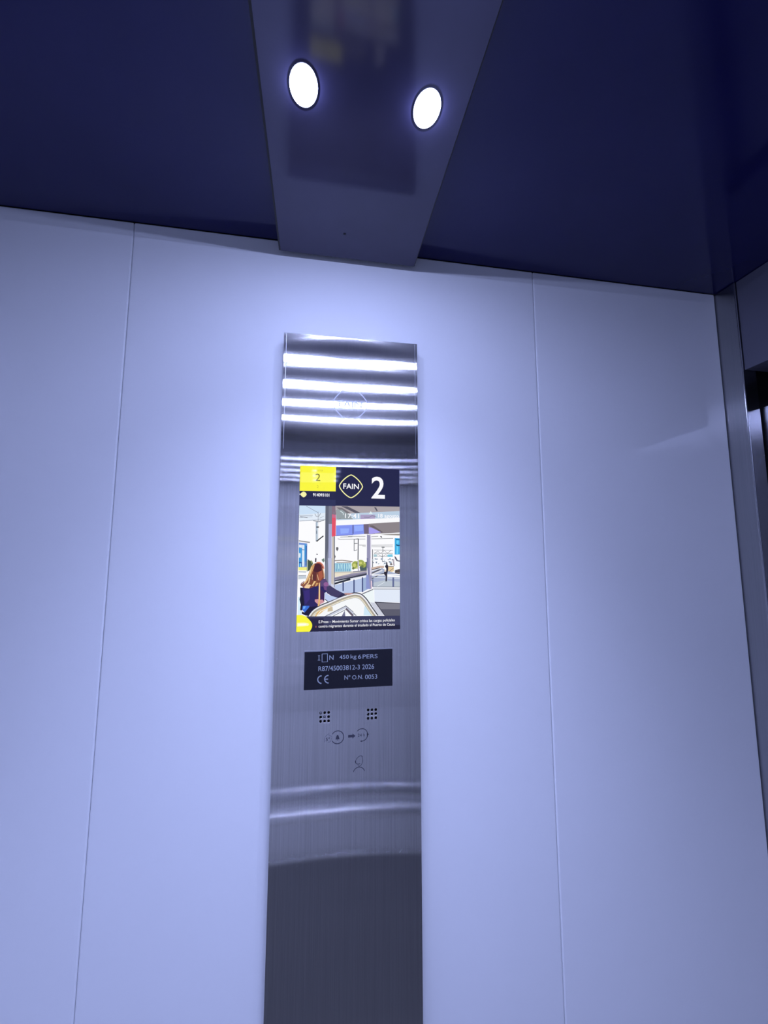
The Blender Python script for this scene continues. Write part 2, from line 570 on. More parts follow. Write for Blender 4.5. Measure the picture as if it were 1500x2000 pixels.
# engraved emblem above the screen
YE = YP - 0.0001
flat('emblem_outline', ribbon(diamond(-0.0018, 0.2128, 0.0252), 0.0009, True), YE, M['engraving'], cop, 0.00008)
text('emblem_lettering', 'FAIN', -0.0018, 0.2128, 0.0330, 0.0092, YE - 0.00004, M['engraving'], cop, weight=0.012)

# ------------------------------------------------------------------ the screen
disp = box('display', (SCR[0] + 0.0004, SCR[1] - 0.0004), (YP + 0.0012, YP + 0.008), (SCR[2] + 0.0004, SCR[3] - 0.0004), M['plate_black'], cop)
YD = YP + 0.0011
def layered(name, layers, y, parent, step=0.000007):
    """screen picture: flat lit polygons, later ones in front of earlier ones"""
    verts, faces, cols = [], [], []
    for k, (rgb, polys) in enumerate(layers):
        for pts in polys:
            i = len(verts)
            verts += [(p[0], y - k * step, p[1] + Z0) for p in pts]
            faces.append(list(range(i, i + len(pts))))
            cols.append(lin(rgb))
    me = bpy.data.meshes.new(name)
    me.from_pydata(verts, [], faces)
    at = me.attributes.new('pixel', 'FLOAT_COLOR', 'CORNER')
    for p in me.polygons:
        for li in p.loop_indices:
            at.data[li].color = (*cols[p.index], 1)
    # face the room
    bm = bmesh.new(); bm.from_mesh(me)
    bmesh.ops.triangulate(bm, faces=[f for f in bm.faces if len(f.verts) > 4])
    flip = [f for f in bm.faces if f.normal.y > 0]
    bmesh.ops.reverse_faces(bm, faces=flip)
    bm.to_mesh(me); bm.free()
    return link_mesh(name, me, M['pixels'], parent)

PIC = {}
PIC['picture'] = [((252,252,255),[[(-0.069,-0.097),(0.0685,-0.097),(0.0685,0.0695),(-0.069,0.0695)]]),
((203,224,246),[[(-0.06871,0.06836),(-0.03277,0.06914),(-0.03256,0.05663),(-0.06841,0.05599)]]),
((226,236,248),[[(-0.06841,0.05599),(-0.03261,0.05913),(-0.03244,0.04916),(-0.0682,0.04712)]]),
((120,130,150),[[(-0.05937,0.06809),(-0.05961,0.06765),(-0.04704,0.06071),(-0.0468,0.06115)],[(-0.0468,0.06115),(-0.04704,0.06071),(-0.04375,0.05912),(-0.04353,0.05956)],[(-0.06806,0.05501),(-0.06804,0.05451),(-0.05059,0.0552),(-0.05061,0.0557)],[(-0.068,0.0525),(-0.06798,0.0521),(-0.05109,0.05321),(-0.05111,0.05361)]]),
((135,140,150),[[(-0.06791,0.04768),(-0.06785,0.04708),(-0.05099,0.0487),(-0.05103,0.0493)],[(-0.05103,0.0493),(-0.05099,0.0487),(-0.03367,0.04953),(-0.03369,0.05013)],[(-0.04336,0.06045),(-0.04396,0.06043),(-0.0437,0.04663),(-0.0431,0.04665)],[(-0.04985,0.04864),(-0.04999,0.04776),(-0.04229,0.04649),(-0.04235,0.04739)],[(-0.04235,0.04739),(-0.04229,0.04649),(-0.03516,0.04882),(-0.03544,0.04968)],[(-0.04764,0.05778),(-0.04824,0.05742),(-0.04588,0.05347),(-0.04552,0.05407)],[(-0.04552,0.05407),(-0.04588,0.05347),(-0.04223,0.05411),(-0.04269,0.05465)],[(-0.04269,0.05465),(-0.04223,0.05411),(-0.04005,0.05812),(-0.04067,0.05846)],[(-0.04196,0.05181),(-0.04178,0.05145),(-0.03585,0.05431),(-0.03603,0.05467)],[(-0.06717,0.05391),(-0.06727,0.05291),(-0.0576,0.05197),(-0.0575,0.05297)]]),
((150,165,185),[[(-0.04342,0.04665),(-0.04642,0.04659),(-0.04593,0.02087),(-0.04293,0.02093)]]),
((215,228,240),[[(-0.04376,0.04554),(-0.04516,0.04552),(-0.04494,0.02198),(-0.04354,0.022)]]),
((60,60,65),[[(-0.04545,0.04055),(-0.04543,0.03895),(-0.04218,0.03899),(-0.0422,0.04059)],[(-0.04449,0.02203),(-0.04353,0.02087),(-0.03555,0.02748),(-0.03651,0.02864)],[(-0.04478,0.0351),(-0.04538,0.03508),(-0.04529,0.0307),(-0.04469,0.03072)],[(-0.04542,0.02199),(-0.04584,0.02087),(-0.04367,0.02007),(-0.04325,0.02119)]]),
((150,148,150),[[(-0.06795,0.02206),(-0.06817,0.02048),(-0.05374,0.01841),(-0.05352,0.01999)]]),
((120,150,215),[[(-0.06801,0.01911),(-0.05707,0.01783),(-0.05667,-0.01312),(-0.0675,-0.01362)]]),
((70,155,220),[[(-0.06784,0.01183),(-0.06359,0.01185),(-0.0633,-0.01257),(-0.06752,-0.01282)],[(-0.06052,0.017),(-0.05839,0.01701),(-0.05788,-0.00616),(-0.06001,-0.00616)]]),
((225,238,248),[[(-0.06767,0.01614),(-0.06395,0.01589),(-0.06387,0.01212),(-0.06759,0.01264)],[(-0.06369,0.0159),(-0.06076,0.01564),(-0.06039,-0.01258),(-0.06314,-0.01257)],[(-0.06757,0.00511),(-0.06528,0.00457),(-0.06542,-0.00079),(-0.06743,-0.00079)]]),
((40,90,160),[[(-0.0674,-0.00668),(-0.06344,-0.00669),(-0.0634,-0.00829),(-0.06736,-0.00829)],[(-0.06379,0.00977),(-0.06381,0.00907),(-0.06062,0.00897),(-0.0606,0.00967)],[(-0.05887,0.01484),(-0.05754,0.01485),(-0.0575,-0.01152),(-0.05856,-0.01151)],[(-0.06358,-0.00828),(-0.06428,-0.0083),(-0.06418,-0.01258),(-0.06348,-0.01256)]]),
((150,215,240),[[(-0.06578,-0.00829),(-0.06446,-0.00829),(-0.0645,-0.0131),(-0.06577,-0.01309)]]),
((240,238,130),[[(-0.06777,-0.01322),(-0.05667,-0.01337),(-0.05668,-0.01753),(-0.06767,-0.01748)]]),
((150,165,180),[[(-0.06737,-0.01881),(-0.0576,-0.01913),(-0.05758,-0.0202),(-0.06735,-0.01988)]]),
((195,205,215),[[(-0.06778,-0.02386),(-0.0575,-0.02393),(-0.05741,-0.02818),(-0.06765,-0.02916)]]),
((130,135,145),[[(-0.06725,-0.02404),(-0.06723,-0.02474),(-0.05748,-0.02454),(-0.0575,-0.02384)]]),
((70,85,70),[[(-0.0561,-0.00254),(-0.05366,-0.00469),(-0.04991,-0.00577),(-0.04879,-0.00846),(-0.05339,-0.01755),(-0.05576,-0.01861)]]),
((150,160,110),[[(-0.05635,-0.00468),(-0.05715,-0.0047),(-0.05684,-0.01915),(-0.05604,-0.01913)],[(-0.0508,-0.00437),(-0.05226,-0.00501),(-0.05059,-0.00877),(-0.04913,-0.00813)]]),
((110,130,120),[[(-0.03817,-0.00362),(-0.03444,-0.00146),(-0.03384,-0.00525),(-0.03542,-0.0074)]]),
((60,60,75),[[(-0.04455,-0.00151),(-0.04635,-0.00141),(-0.04663,-0.0068),(-0.04483,-0.0069)],[(-0.04453,0.00447),(-0.04497,0.00313),(-0.04335,0.0026),(-0.04291,0.00394)]]),
((172,164,168),[[(-0.02165,0.06938),(0.06879,0.07004),(0.06876,0.06036),(0.01354,0.05555),(-0.01151,0.05449),(-0.02023,0.05685)]]),
((90,88,100),[[(-0.01293,0.06856),(-0.00418,0.06849),(0.01351,0.05998),(0.00848,0.05862)],[(0.03227,0.06794),(0.03488,0.06799),(0.03751,0.06336),(0.03594,0.06255)]]),
((120,116,122),[[(-0.01913,0.06691),(-0.01166,0.06644),(0.00346,0.05727),(-0.00656,0.05709)]]),
((188,208,228),[[(-0.02085,0.05684),(0.00344,0.05916),(0.06877,0.06358),(0.06872,0.05201),(-0.02011,0.04785)]]),
((150,160,165),[[(-0.01971,0.06376),(-0.01163,0.06392),(0.00097,0.05471),(0.00351,0.05097),(-0.01891,0.05062)]]),
((222,238,242),[[(-0.01387,0.06223),(-0.01431,0.06145),(-0.01352,0.06101),(-0.01309,0.06181)],[(-0.01309,0.06181),(-0.01352,0.06101),(-0.01238,0.0604),(-0.01194,0.06118)],[(-0.01194,0.06118),(-0.01238,0.0604),(-0.01126,0.05972),(-0.01074,0.06046)],[(-0.01074,0.06046),(-0.01126,0.05972),(-0.01054,0.05912),(-0.00984,0.05968)],[(-0.00984,0.05968),(-0.01054,0.05912),(-0.01029,0.05855),(-0.00942,0.05877)],[(-0.00942,0.05877),(-0.01029,0.05855),(-0.01024,0.05785),(-0.00934,0.05785)],[(-0.00934,0.05785),(-0.01024,0.05785),(-0.0103,0.05715),(-0.0094,0.05709)],[(-0.0094,0.05709),(-0.0103,0.05715),(-0.01033,0.05664),(-0.00943,0.05658)],[(0.02503,0.05845),(0.02761,0.06265),(0.03048,0.05855)]]),
((172,160,196),[[(0.01353,0.05745),(0.03387,0.05781),(0.03389,0.05145),(0.01358,0.0505)]]),
((120,124,140),[[(-0.01635,0.05061),(-0.01595,0.05015),(-0.01447,0.0515),(-0.01457,0.0521)],[(-0.01457,0.0521),(-0.01447,0.0515),(-0.01298,0.05072),(-0.01272,0.05126)],[(0.01834,0.05455),(0.01832,0.05385),(0.02564,0.05373),(0.0255,0.05441)],[(0.0255,0.05441),(0.02564,0.05373),(0.02972,0.05611),(0.0297,0.05681)],[(0.0297,0.05681),(0.02972,0.05611),(0.03586,0.05417),(0.03606,0.05483)]]),
((250,250,252),[[(-0.01951,0.04936),(0.06873,0.05432),(0.06871,0.0479),(-0.01942,0.04287)]]),
((132,150,240),[[(-0.01941,0.04225),(0.01867,0.04427),(0.01875,0.03107),(-0.01921,0.02797)]]),
((150,175,252),[[(-0.01379,0.03821),(-0.00164,0.03836),(-0.00269,0.03224),(-0.01315,0.03103)],[(0.00508,0.0422),(0.01737,0.04287),(0.01742,0.0357),(0.00566,0.03455)]]),
((100,105,165),[[(0.00434,0.04321),(0.00274,0.04319),(0.00285,0.03096),(0.00445,0.03098)],[(-0.01972,0.02856),(-0.01968,0.02786),(0.004,0.02946),(0.00396,0.03016)]]),
((112,100,122),[[(0.01788,0.04442),(0.02561,0.04504),(0.02568,0.03118),(0.01873,0.03111)]]),
((140,132,136),[[(0.02484,0.04529),(0.06857,0.04851),(0.06851,0.03368),(0.02568,0.03067)]]),
((108,98,104),[[(0.02562,0.04298),(0.0308,0.04305),(0.04486,0.03395),(0.04226,0.03289),(0.03497,0.03796),(0.0277,0.04095)]]),
((168,160,240),[[(0.02512,0.04041),(0.02874,0.03994),(0.04226,0.03366),(0.02774,0.0312),(0.02516,0.03169)]]),
((240,240,245),[[(-0.00295,0.02932),(-0.00291,0.02842),(0.02777,0.02973),(0.02773,0.03063)],[(0.03393,0.03176),(0.03397,0.03076),(0.06853,0.0324),(0.06849,0.0334)]]),
((150,145,140),[[(0.0407,0.03082),(0.0685,0.03187),(0.06849,0.02953),(0.04852,0.03012)]]),
((150,152,155),[[(-0.0168,0.02477),(-0.01702,0.02401),(-0.01417,0.02318),(-0.01415,0.02398)],[(-0.01415,0.02398),(-0.01417,0.02318),(0.00405,0.0236),(0.00403,0.0244)],[(-0.01367,0.02706),(-0.01363,0.02616),(0.00292,0.02686),(0.00288,0.02776)],[(-0.00292,0.02795),(-0.00292,0.02725),(0.02055,0.02746),(0.02055,0.02816)],[(-0.00289,0.02421),(-0.00287,0.02341),(0.02058,0.02384),(0.02056,0.02464)],[(0.02876,0.02803),(0.02882,0.02723),(0.03814,0.02783),(0.03808,0.02863)],[(0.02879,0.02496),(0.02881,0.02416),(0.05901,0.02517),(0.05899,0.02597)],[(0.01194,0.0165),(0.01192,0.0156),(0.02112,0.0154),(0.02114,0.0163)],[(0.02883,0.01629),(0.02885,0.01549),(0.05846,0.0159),(0.05844,0.0167)],[(0.02885,0.0142),(0.02885,0.0135),(0.05845,0.01364),(0.05845,0.01434)],[(0.01659,0.0151),(0.01647,0.01452),(0.02108,0.01353),(0.0212,0.01411)],[(0.03247,0.00985),(0.03247,0.00925),(0.05844,0.00908),(0.05844,0.00968)],[(0.03249,0.00558),(0.03247,0.00488),(0.05842,0.00442),(0.05844,0.00512)],[(0.03251,0.00152),(0.03249,0.00082),(0.05841,0.00034),(0.05843,0.00104)]]),
((95,98,105),[[(0.01139,0.02493),(0.01009,0.02493),(0.01,-0.00388),(0.0113,-0.00388)],[(0.00569,0.02387),(0.00479,0.02387),(0.00493,0.00819),(0.00583,0.00819)],[(0.00466,0.02395),(0.0048,0.02327),(0.0104,0.02433),(0.01026,0.02501)],[(0.00526,0.01849),(0.00532,0.01759),(0.0099,0.01787),(0.00984,0.01877)],[(0.00526,0.00852),(0.0055,0.00786),(0.00955,0.00939),(0.00931,0.01005)],[(0.0309,0.0103),(0.0299,0.0103),(0.03,-0.01397),(0.031,-0.01397)],[(0.04502,0.01393),(0.04422,0.01393),(0.04423,0.00678),(0.04503,0.00678)],[(0.0442,0.00423),(0.0435,0.00423),(0.04351,-0.00593),(0.04421,-0.00593)],[(0.04283,0.01401),(0.04277,0.01281),(0.04693,0.01257),(0.04699,0.01377)],[(0.03285,0.00492),(0.03315,0.00452),(0.03763,0.00804),(0.03763,0.00854)],[(0.03763,0.00854),(0.03763,0.00804),(0.04128,0.00449),(0.04124,0.00499)],[(0.04124,0.00499),(0.04128,0.00449),(0.04645,0.00858),(0.04643,0.00908)],[(0.04643,0.00908),(0.04645,0.00858),(0.05114,0.00502),(0.05112,0.00552)],[(0.05112,0.00552),(0.05114,0.00502),(0.0565,0.00917),(0.0562,0.00957)],[(0.03287,0.00037),(0.03315,-5e-05),(0.03816,0.00347),(0.03816,0.00397)],[(0.03816,0.00397),(0.03816,0.00347),(0.04333,-8e-05),(0.04335,0.00042)],[(0.04335,0.00042),(0.04333,-8e-05),(0.04852,0.00297),(0.04852,0.00347)],[(0.04852,0.00347),(0.04852,0.00297),(0.0536,-5e-05),(0.05386,0.00039)]]),
((30,30,35),[[(0.0407,0.02825),(0.04226,0.02852),(0.04383,0.02673),(0.04227,0.02631)]]),
((105,105,110),[[(-0.01894,0.01286),(-0.01621,0.01314),(-0.01563,0.01068),(-0.0175,0.0074),(-0.0189,0.01012)]]),
((120,200,225),[[(0.05112,0.00323),(0.05791,0.00375),(0.05842,0.00017),(0.05112,0.00017)]]),
((170,200,210),[[(0.03197,0.00371),(0.0361,0.00371),(0.0361,0.00016),(0.03198,0.00016)]]),
((60,170,225),[[(0.0611,0.02585),(0.06901,0.02566),(0.06892,0.00351),(0.06104,0.00324)]]),
((110,210,250),[[(0.06372,0.02277),(0.06688,0.0228),(0.06634,0.01815),(0.06345,0.01813)],[(0.0637,0.01556),(0.06633,0.01532),(0.06577,0.00427),(0.0634,0.00427)]]),
((30,70,110),[[(0.06268,0.02425),(0.06266,0.02335),(0.06899,0.02314),(0.06901,0.02404)],[(0.06359,0.01752),(0.06277,0.01616),(0.06518,0.01478),(0.06538,0.01636)],[(0.06538,0.01636),(0.06518,0.01478),(0.06908,0.01531),(0.06886,0.01689)]]),
((90,90,108),[[(0.06052,0.0012),(0.06261,0.00018),(0.06521,-0.00442),(0.06888,-0.00493),(0.06888,-0.00647),(0.06364,-0.00544),(0.06155,-0.00238)]]),
((150,165,185),[[(0.03763,-0.00281),(0.0372,-0.0035),(0.03625,-0.00367),(0.03548,-0.00319),(0.03548,-0.00242),(0.03624,-0.00194),(0.0372,-0.00211)],[(0.03538,-0.00247),(0.03495,-0.00317),(0.03399,-0.00334),(0.03322,-0.00286),(0.03322,-0.00209),(0.03399,-0.0016),(0.03495,-0.00177)],[(0.0571,-0.0092),(0.05652,-0.01013),(0.05523,-0.01036),(0.0542,-0.00971),(0.0542,-0.00868),(0.05524,-0.00803),(0.05653,-0.00827)],[(0.03712,-0.00676),(0.03674,-0.00737),(0.03589,-0.00753),(0.03521,-0.0071),(0.03521,-0.00641),(0.03589,-0.00598),(0.03674,-0.00614)],[(0.03568,-0.00283),(0.03532,-0.00341),(0.03453,-0.00356),(0.03389,-0.00316),(0.03388,-0.00251),(0.03452,-0.00211),(0.03532,-0.00226)],[(0.05741,-0.00946),(0.05682,-0.01042),(0.05549,-0.01065),(0.05443,-0.00999),(0.05443,-0.00892),(0.05549,-0.00826),(0.05682,-0.0085)],[(0.05333,-0.00364),(0.05293,-0.00428),(0.05204,-0.00444),(0.05133,-0.00399),(0.05133,-0.00328),(0.05205,-0.00284),(0.05293,-0.003)],[(0.04903,-0.00856),(0.04842,-0.00954),(0.04706,-0.00978),(0.04596,-0.0091),(0.04596,-0.008),(0.04706,-0.00732),(0.04842,-0.00757)],[(0.05588,-0.00266),(0.05536,-0.00349),(0.05421,-0.0037),(0.05329,-0.00312),(0.05329,-0.0022),(0.05422,-0.00162),(0.05537,-0.00183)],[(0.04958,-0.00649),(0.04923,-0.00705),(0.04846,-0.00719),(0.04785,-0.0068),(0.04785,-0.00618),(0.04846,-0.0058),(0.04923,-0.00594)],[(0.04481,-0.00268),(0.04418,-0.00372),(0.04275,-0.00398),(0.0416,-0.00326),(0.0416,-0.00211),(0.04274,-0.00139),(0.04418,-0.00164)],[(0.05514,-0.00688),(0.05475,-0.00752),(0.05387,-0.00767),(0.05316,-0.00723),(0.05317,-0.00653),(0.05387,-0.00609),(0.05475,-0.00625)],[(0.05697,-0.00711),(0.05635,-0.00812),(0.05495,-0.00836),(0.05384,-0.00767),(0.05384,-0.00655),(0.05496,-0.00585),(0.05635,-0.0061)]]),
((105,120,140),[[(0.05477,-0.00652),(0.05434,-0.00723),(0.05335,-0.0074),(0.05257,-0.00691),(0.05257,-0.00613),(0.05336,-0.00564),(0.05434,-0.00581)],[(0.04752,-0.00581),(0.04718,-0.00635),(0.04643,-0.00649),(0.04582,-0.00611),(0.04582,-0.0055),(0.04643,-0.00512),(0.04718,-0.00526)],[(0.0392,-0.00927),(0.03891,-0.00974),(0.03827,-0.00986),(0.03774,-0.00953),(0.03774,-0.00901),(0.03826,-0.00868),(0.03891,-0.0088)],[(0.03225,-0.00756),(0.03187,-0.00818),(0.03102,-0.00833),(0.03034,-0.00791),(0.03033,-0.00722),(0.03102,-0.00679),(0.03187,-0.00695)],[(0.04591,-0.00617),(0.0455,-0.00683),(0.04459,-0.007),(0.04386,-0.00654),(0.04386,-0.0058),(0.04459,-0.00535),(0.0455,-0.00551)],[(0.05898,-0.00366),(0.05854,-0.00437),(0.05756,-0.00454),(0.05677,-0.00405),(0.05677,-0.00327),(0.05756,-0.00278),(0.05854,-0.00295)],[(0.03659,-0.00763),(0.03621,-0.00825),(0.03536,-0.0084),(0.03468,-0.00797),(0.03468,-0.00728),(0.03536,-0.00686),(0.03621,-0.00701)]]),
((225,235,242),[[(0.0409,-0.00868),(0.0405,-0.00932),(0.03961,-0.00948),(0.0389,-0.00903),(0.0389,-0.00832),(0.03961,-0.00787),(0.0405,-0.00803)],[(0.04633,-0.01012),(0.04602,-0.01063),(0.04532,-0.01075),(0.04476,-0.0104),(0.04475,-0.00984),(0.04532,-0.00949),(0.04602,-0.00962)],[(0.03316,-0.00395),(0.0326,-0.00488),(0.03132,-0.0051),(0.0303,-0.00446),(0.0303,-0.00343),(0.03131,-0.00279),(0.03259,-0.00302)],[(0.04816,-0.00404),(0.04776,-0.00469),(0.04685,-0.00485),(0.04613,-0.0044),(0.04613,-0.00367),(0.04685,-0.00322),(0.04776,-0.00338)],[(0.03564,-0.00605),(0.03536,-0.00652),(0.03471,-0.00663),(0.03419,-0.00631),(0.03419,-0.00579),(0.03471,-0.00546),(0.03535,-0.00558)],[(0.0511,-0.01006),(0.05045,-0.01111),(0.049,-0.01136),(0.04784,-0.01063),(0.04784,-0.00947),(0.049,-0.00875),(0.05045,-0.00901)]]),
((205,180,165),[[(0.02877,-0.0141),(0.04054,-0.01194),(0.04617,-0.01196),(0.04617,-0.01472),(0.02934,-0.0174)]]),
((232,205,160),[[(0.05126,-0.01253),(0.05977,-0.01311),(0.05976,-0.01919),(0.05182,-0.02191)]]),
((120,110,110),[[(0.05241,-0.01241),(0.05237,-0.01321),(0.05975,-0.01351),(0.05979,-0.01271)],[(0.05275,-0.01942),(0.05315,-0.02),(0.0594,-0.01561),(0.059,-0.01503)],[(0.05409,-0.01088),(0.05637,-0.00756),(0.05807,-0.01089)]]),
((180,170,180),[[(0.05808,-0.00367),(0.06008,-0.00256),(0.06091,-0.01256),(0.05892,-0.01144)]]),
((110,100,98),[[(0.06118,-0.0181),(0.06803,-0.01591),(0.068,-0.02284),(0.06117,-0.02279)]]),
((60,55,58),[[(0.06158,-0.01762),(0.06134,-0.01858),(0.06789,-0.02027),(0.06813,-0.01931)],[(0.06128,-0.02012),(0.06164,-0.02106),(0.0682,-0.0186),(0.06784,-0.01766)],[(0.06145,-0.02202),(0.06145,-0.02302),(0.06772,-0.02306),(0.06772,-0.02206)]]),
((160,205,222),[[(-0.02116,-0.00804),(0.00158,-0.00808),(0.00169,-0.01947),(-0.02099,-0.01983)]]),
((70,130,185),[[(-0.01995,-0.00865),(-0.02065,-0.00865),(-0.02075,-0.01899),(-0.02005,-0.01899)],[(-0.01714,-0.00865),(-0.01784,-0.00865),(-0.01794,-0.019),(-0.01724,-0.019)],[(-0.01432,-0.00866),(-0.01502,-0.00866),(-0.01513,-0.01902),(-0.01443,-0.01902)],[(-0.0115,-0.00866),(-0.0122,-0.00866),(-0.01232,-0.01903),(-0.01162,-0.01903)],[(-0.00868,-0.00867),(-0.00938,-0.00867),(-0.0095,-0.01905),(-0.0088,-0.01905)],[(-0.00584,-0.00868),(-0.00654,-0.00868),(-0.00667,-0.01906),(-0.00597,-0.01906)],[(-0.00301,-0.00868),(-0.00371,-0.00868),(-0.00384,-0.01907),(-0.00314,-0.01907)],[(-0.00017,-0.00869),(-0.00087,-0.00869),(-0.00101,-0.01909),(-0.00031,-0.01909)]]),
((195,235,240),[[(-0.01849,-0.00984),(-0.01939,-0.0099),(-0.01907,-0.01538),(-0.01817,-0.01532)],[(-0.01482,-0.00985),(-0.01572,-0.00991),(-0.0154,-0.01539),(-0.0145,-0.01533)],[(-0.01114,-0.00986),(-0.01204,-0.00992),(-0.01173,-0.01541),(-0.01083,-0.01535)],[(-0.00745,-0.00987),(-0.00835,-0.00993),(-0.00804,-0.01542),(-0.00714,-0.01536)],[(-0.00376,-0.00987),(-0.00466,-0.00993),(-0.00435,-0.01544),(-0.00345,-0.01538)],[(-6e-05,-0.00988),(-0.00096,-0.00994),(-0.00065,-0.01545),(0.00025,-0.01539)]]),
((130,120,110),[[(-0.02124,-0.00439),(-0.02116,-0.00559),(-0.01083,-0.00498),(-0.01077,-0.00378)],[(-0.01077,-0.00378),(-0.01083,-0.00498),(0.00334,-0.00683),(0.0035,-0.00565)],[(-0.01812,-0.00703),(-0.01812,-0.00783),(0.00157,-0.00786),(0.00157,-0.00706)]]),
((78,96,96),[[(0.01649,-0.00811),(0.02274,-0.00626),(0.0228,-0.0186),(0.01408,-0.01916),(0.01279,-0.01363)]]),
((160,172,85),[[(0.01215,-0.01056),(0.01167,-0.0128),(0.01031,-0.01459),(0.00832,-0.01558),(0.00612,-0.01557),(0.00412,-0.01456),(0.00273,-0.01277),(0.00222,-0.01053),(0.00269,-0.0083),(0.00405,-0.0065),(0.00603,-0.00551),(0.00824,-0.00551),(0.01024,-0.00651),(0.01164,-0.00832)],[(0.01962,-0.00811),(0.01907,-0.01004),(0.01752,-0.01158),(0.01528,-0.01243),(0.01278,-0.01242),(0.01053,-0.01156),(0.00897,-0.01001),(0.0084,-0.00809),(0.00894,-0.00617),(0.01048,-0.00463),(0.01272,-0.00377),(0.01522,-0.00377),(0.01748,-0.00463),(0.01905,-0.00618)],[(0.02163,-0.01058),(0.02132,-0.01219),(0.02043,-0.01347),(0.01913,-0.01418),(0.01768,-0.01417),(0.01638,-0.01346),(0.01547,-0.01217),(0.01514,-0.01057),(0.01545,-0.00896),(0.01634,-0.00768),(0.01764,-0.00697),(0.01908,-0.00697),(0.02039,-0.00769),(0.0213,-0.00898)]]),
((205,208,120),[[(0.00793,-0.01116),(0.00774,-0.01223),(0.00719,-0.01308),(0.0064,-0.01355),(0.00552,-0.01355),(0.00472,-0.01307),(0.00416,-0.01222),(0.00396,-0.01115),(0.00414,-0.01009),(0.00469,-0.00923),(0.00548,-0.00876),(0.00636,-0.00876),(0.00716,-0.00924),(0.00772,-0.0101)],[(0.01624,-0.0081),(0.01603,-0.00885),(0.01541,-0.00945),(0.01451,-0.00978),(0.01351,-0.00978),(0.01261,-0.00945),(0.01198,-0.00884),(0.01176,-0.0081),(0.01197,-0.00735),(0.01259,-0.00675),(0.01349,-0.00642),(0.01449,-0.00642),(0.01539,-0.00675),(0.01602,-0.00736)],[(0.0123,-0.01425),(0.01211,-0.01489),(0.01156,-0.0154),(0.01076,-0.01568),(0.00988,-0.01567),(0.00908,-0.01539),(0.00853,-0.01487),(0.00832,-0.01423),(0.00852,-0.01359),(0.00906,-0.01308),(0.00986,-0.0128),(0.01074,-0.0128),(0.01154,-0.01309),(0.0121,-0.01361)],[(0.02087,-0.00811),(0.02075,-0.00876),(0.02041,-0.00927),(0.01991,-0.00956),(0.01935,-0.00955),(0.01885,-0.00927),(0.0185,-0.00875),(0.01837,-0.00811),(0.01849,-0.00747),(0.01883,-0.00695),(0.01933,-0.00667),(0.01989,-0.00667),(0.02039,-0.00695),(0.02074,-0.00747)]]),
((110,125,70),[[(0.01076,-0.00871),(0.01066,-0.00935),(0.01035,-0.00986),(0.00991,-0.01015),(0.00941,-0.01015),(0.00896,-0.00986),(0.00864,-0.00935),(0.00853,-0.00871),(0.00863,-0.00807),(0.00894,-0.00755),(0.00938,-0.00727),(0.00988,-0.00727),(0.01033,-0.00755),(0.01065,-0.00807)],[(0.01827,-0.01242),(0.0181,-0.01317),(0.01762,-0.01377),(0.01692,-0.0141),(0.01614,-0.0141),(0.01544,-0.01376),(0.01495,-0.01316),(0.01478,-0.01241),(0.01494,-0.01166),(0.01542,-0.01107),(0.01612,-0.01074),(0.0169,-0.01074),(0.0176,-0.01107),(0.01809,-0.01167)],[(0.0061,-0.01508),(0.00593,-0.01583),(0.00546,-0.01642),(0.00477,-0.01675),(0.00399,-0.01675),(0.0033,-0.01641),(0.00281,-0.01581),(0.00263,-0.01507),(0.0028,-0.01433),(0.00327,-0.01373),(0.00396,-0.0134),(0.00474,-0.0134),(0.00543,-0.01374),(0.00592,-0.01434)]]),
((190,190,205),[[(0.01176,-0.00499),(0.00996,-0.00505),(0.01045,-0.01979),(0.01225,-0.01973)]]),
((205,200,190),[[(-0.02099,-0.01983),(0.0228,-0.0186),(0.02282,-0.02167),(-0.02091,-0.02565)]]),
((235,225,205),[[(-0.02097,-0.02141),(0.00047,-0.02093),(0.0005,-0.02398),(-0.0209,-0.02626)]]),
((150,145,170),[[(-0.02089,-0.0271),(0.00171,-0.02215),(0.02281,-0.01921),(0.02284,-0.02474),(-0.0208,-0.03351)]]),
((120,118,138),[[(-0.02096,-0.02808),(-0.02078,-0.02926),(0.02291,-0.02226),(0.02273,-0.02108)],[(0.0041,-0.01913),(0.00422,-0.02033),(0.02286,-0.01858),(0.02274,-0.01738)]]),
((60,64,78),[[(-0.02102,-0.03096),(-0.02062,-0.03292),(0.02303,-0.02388),(0.02263,-0.02192)]]),
((232,236,244),[[(-0.02098,-0.03253),(-0.02062,-0.03449),(0.02302,-0.02633),(0.02266,-0.02437)]]),
((45,48,58),[[(-0.02109,-0.03416),(-0.02045,-0.03648),(0.00087,-0.03062),(0.00023,-0.0283)]]),
((168,178,205),[[(0.0288,-0.01958),(0.04335,-0.01471),(0.049,-0.01804),(0.06828,-0.02367),(0.06821,-0.0413),(0.03055,-0.04086)]]),
((90,88,95),[[(0.02866,-0.01681),(0.02892,-0.01797),(0.04067,-0.01528),(0.04041,-0.01412)],[(0.02849,-0.02132),(0.02913,-0.02278),(0.04199,-0.01708),(0.04135,-0.01562)],[(0.02857,-0.02888),(0.02911,-0.02996),(0.04079,-0.02404),(0.04033,-0.02294)],[(0.04033,-0.02294),(0.04079,-0.02404),(0.04689,-0.02246),(0.04659,-0.0213)]]),
((225,225,232),[[(0.02865,-0.01791),(0.02893,-0.01907),(0.04237,-0.01583),(0.04209,-0.01467)],[(0.02909,-0.02267),(0.02965,-0.02417),(0.0442,-0.01876),(0.04364,-0.01726)]]),
((186,196,208),[[(0.03164,-0.03435),(0.04674,-0.03121),(0.06824,-0.0336),(0.06822,-0.04048),(0.03166,-0.04006)]]),
((222,230,238),[[(0.03651,-0.03899),(0.03683,-0.03961),(0.04691,-0.03426),(0.04659,-0.03364)],[(0.03163,-0.02686),(0.03159,-0.02766),(0.06824,-0.02959),(0.06828,-0.02879)]]),
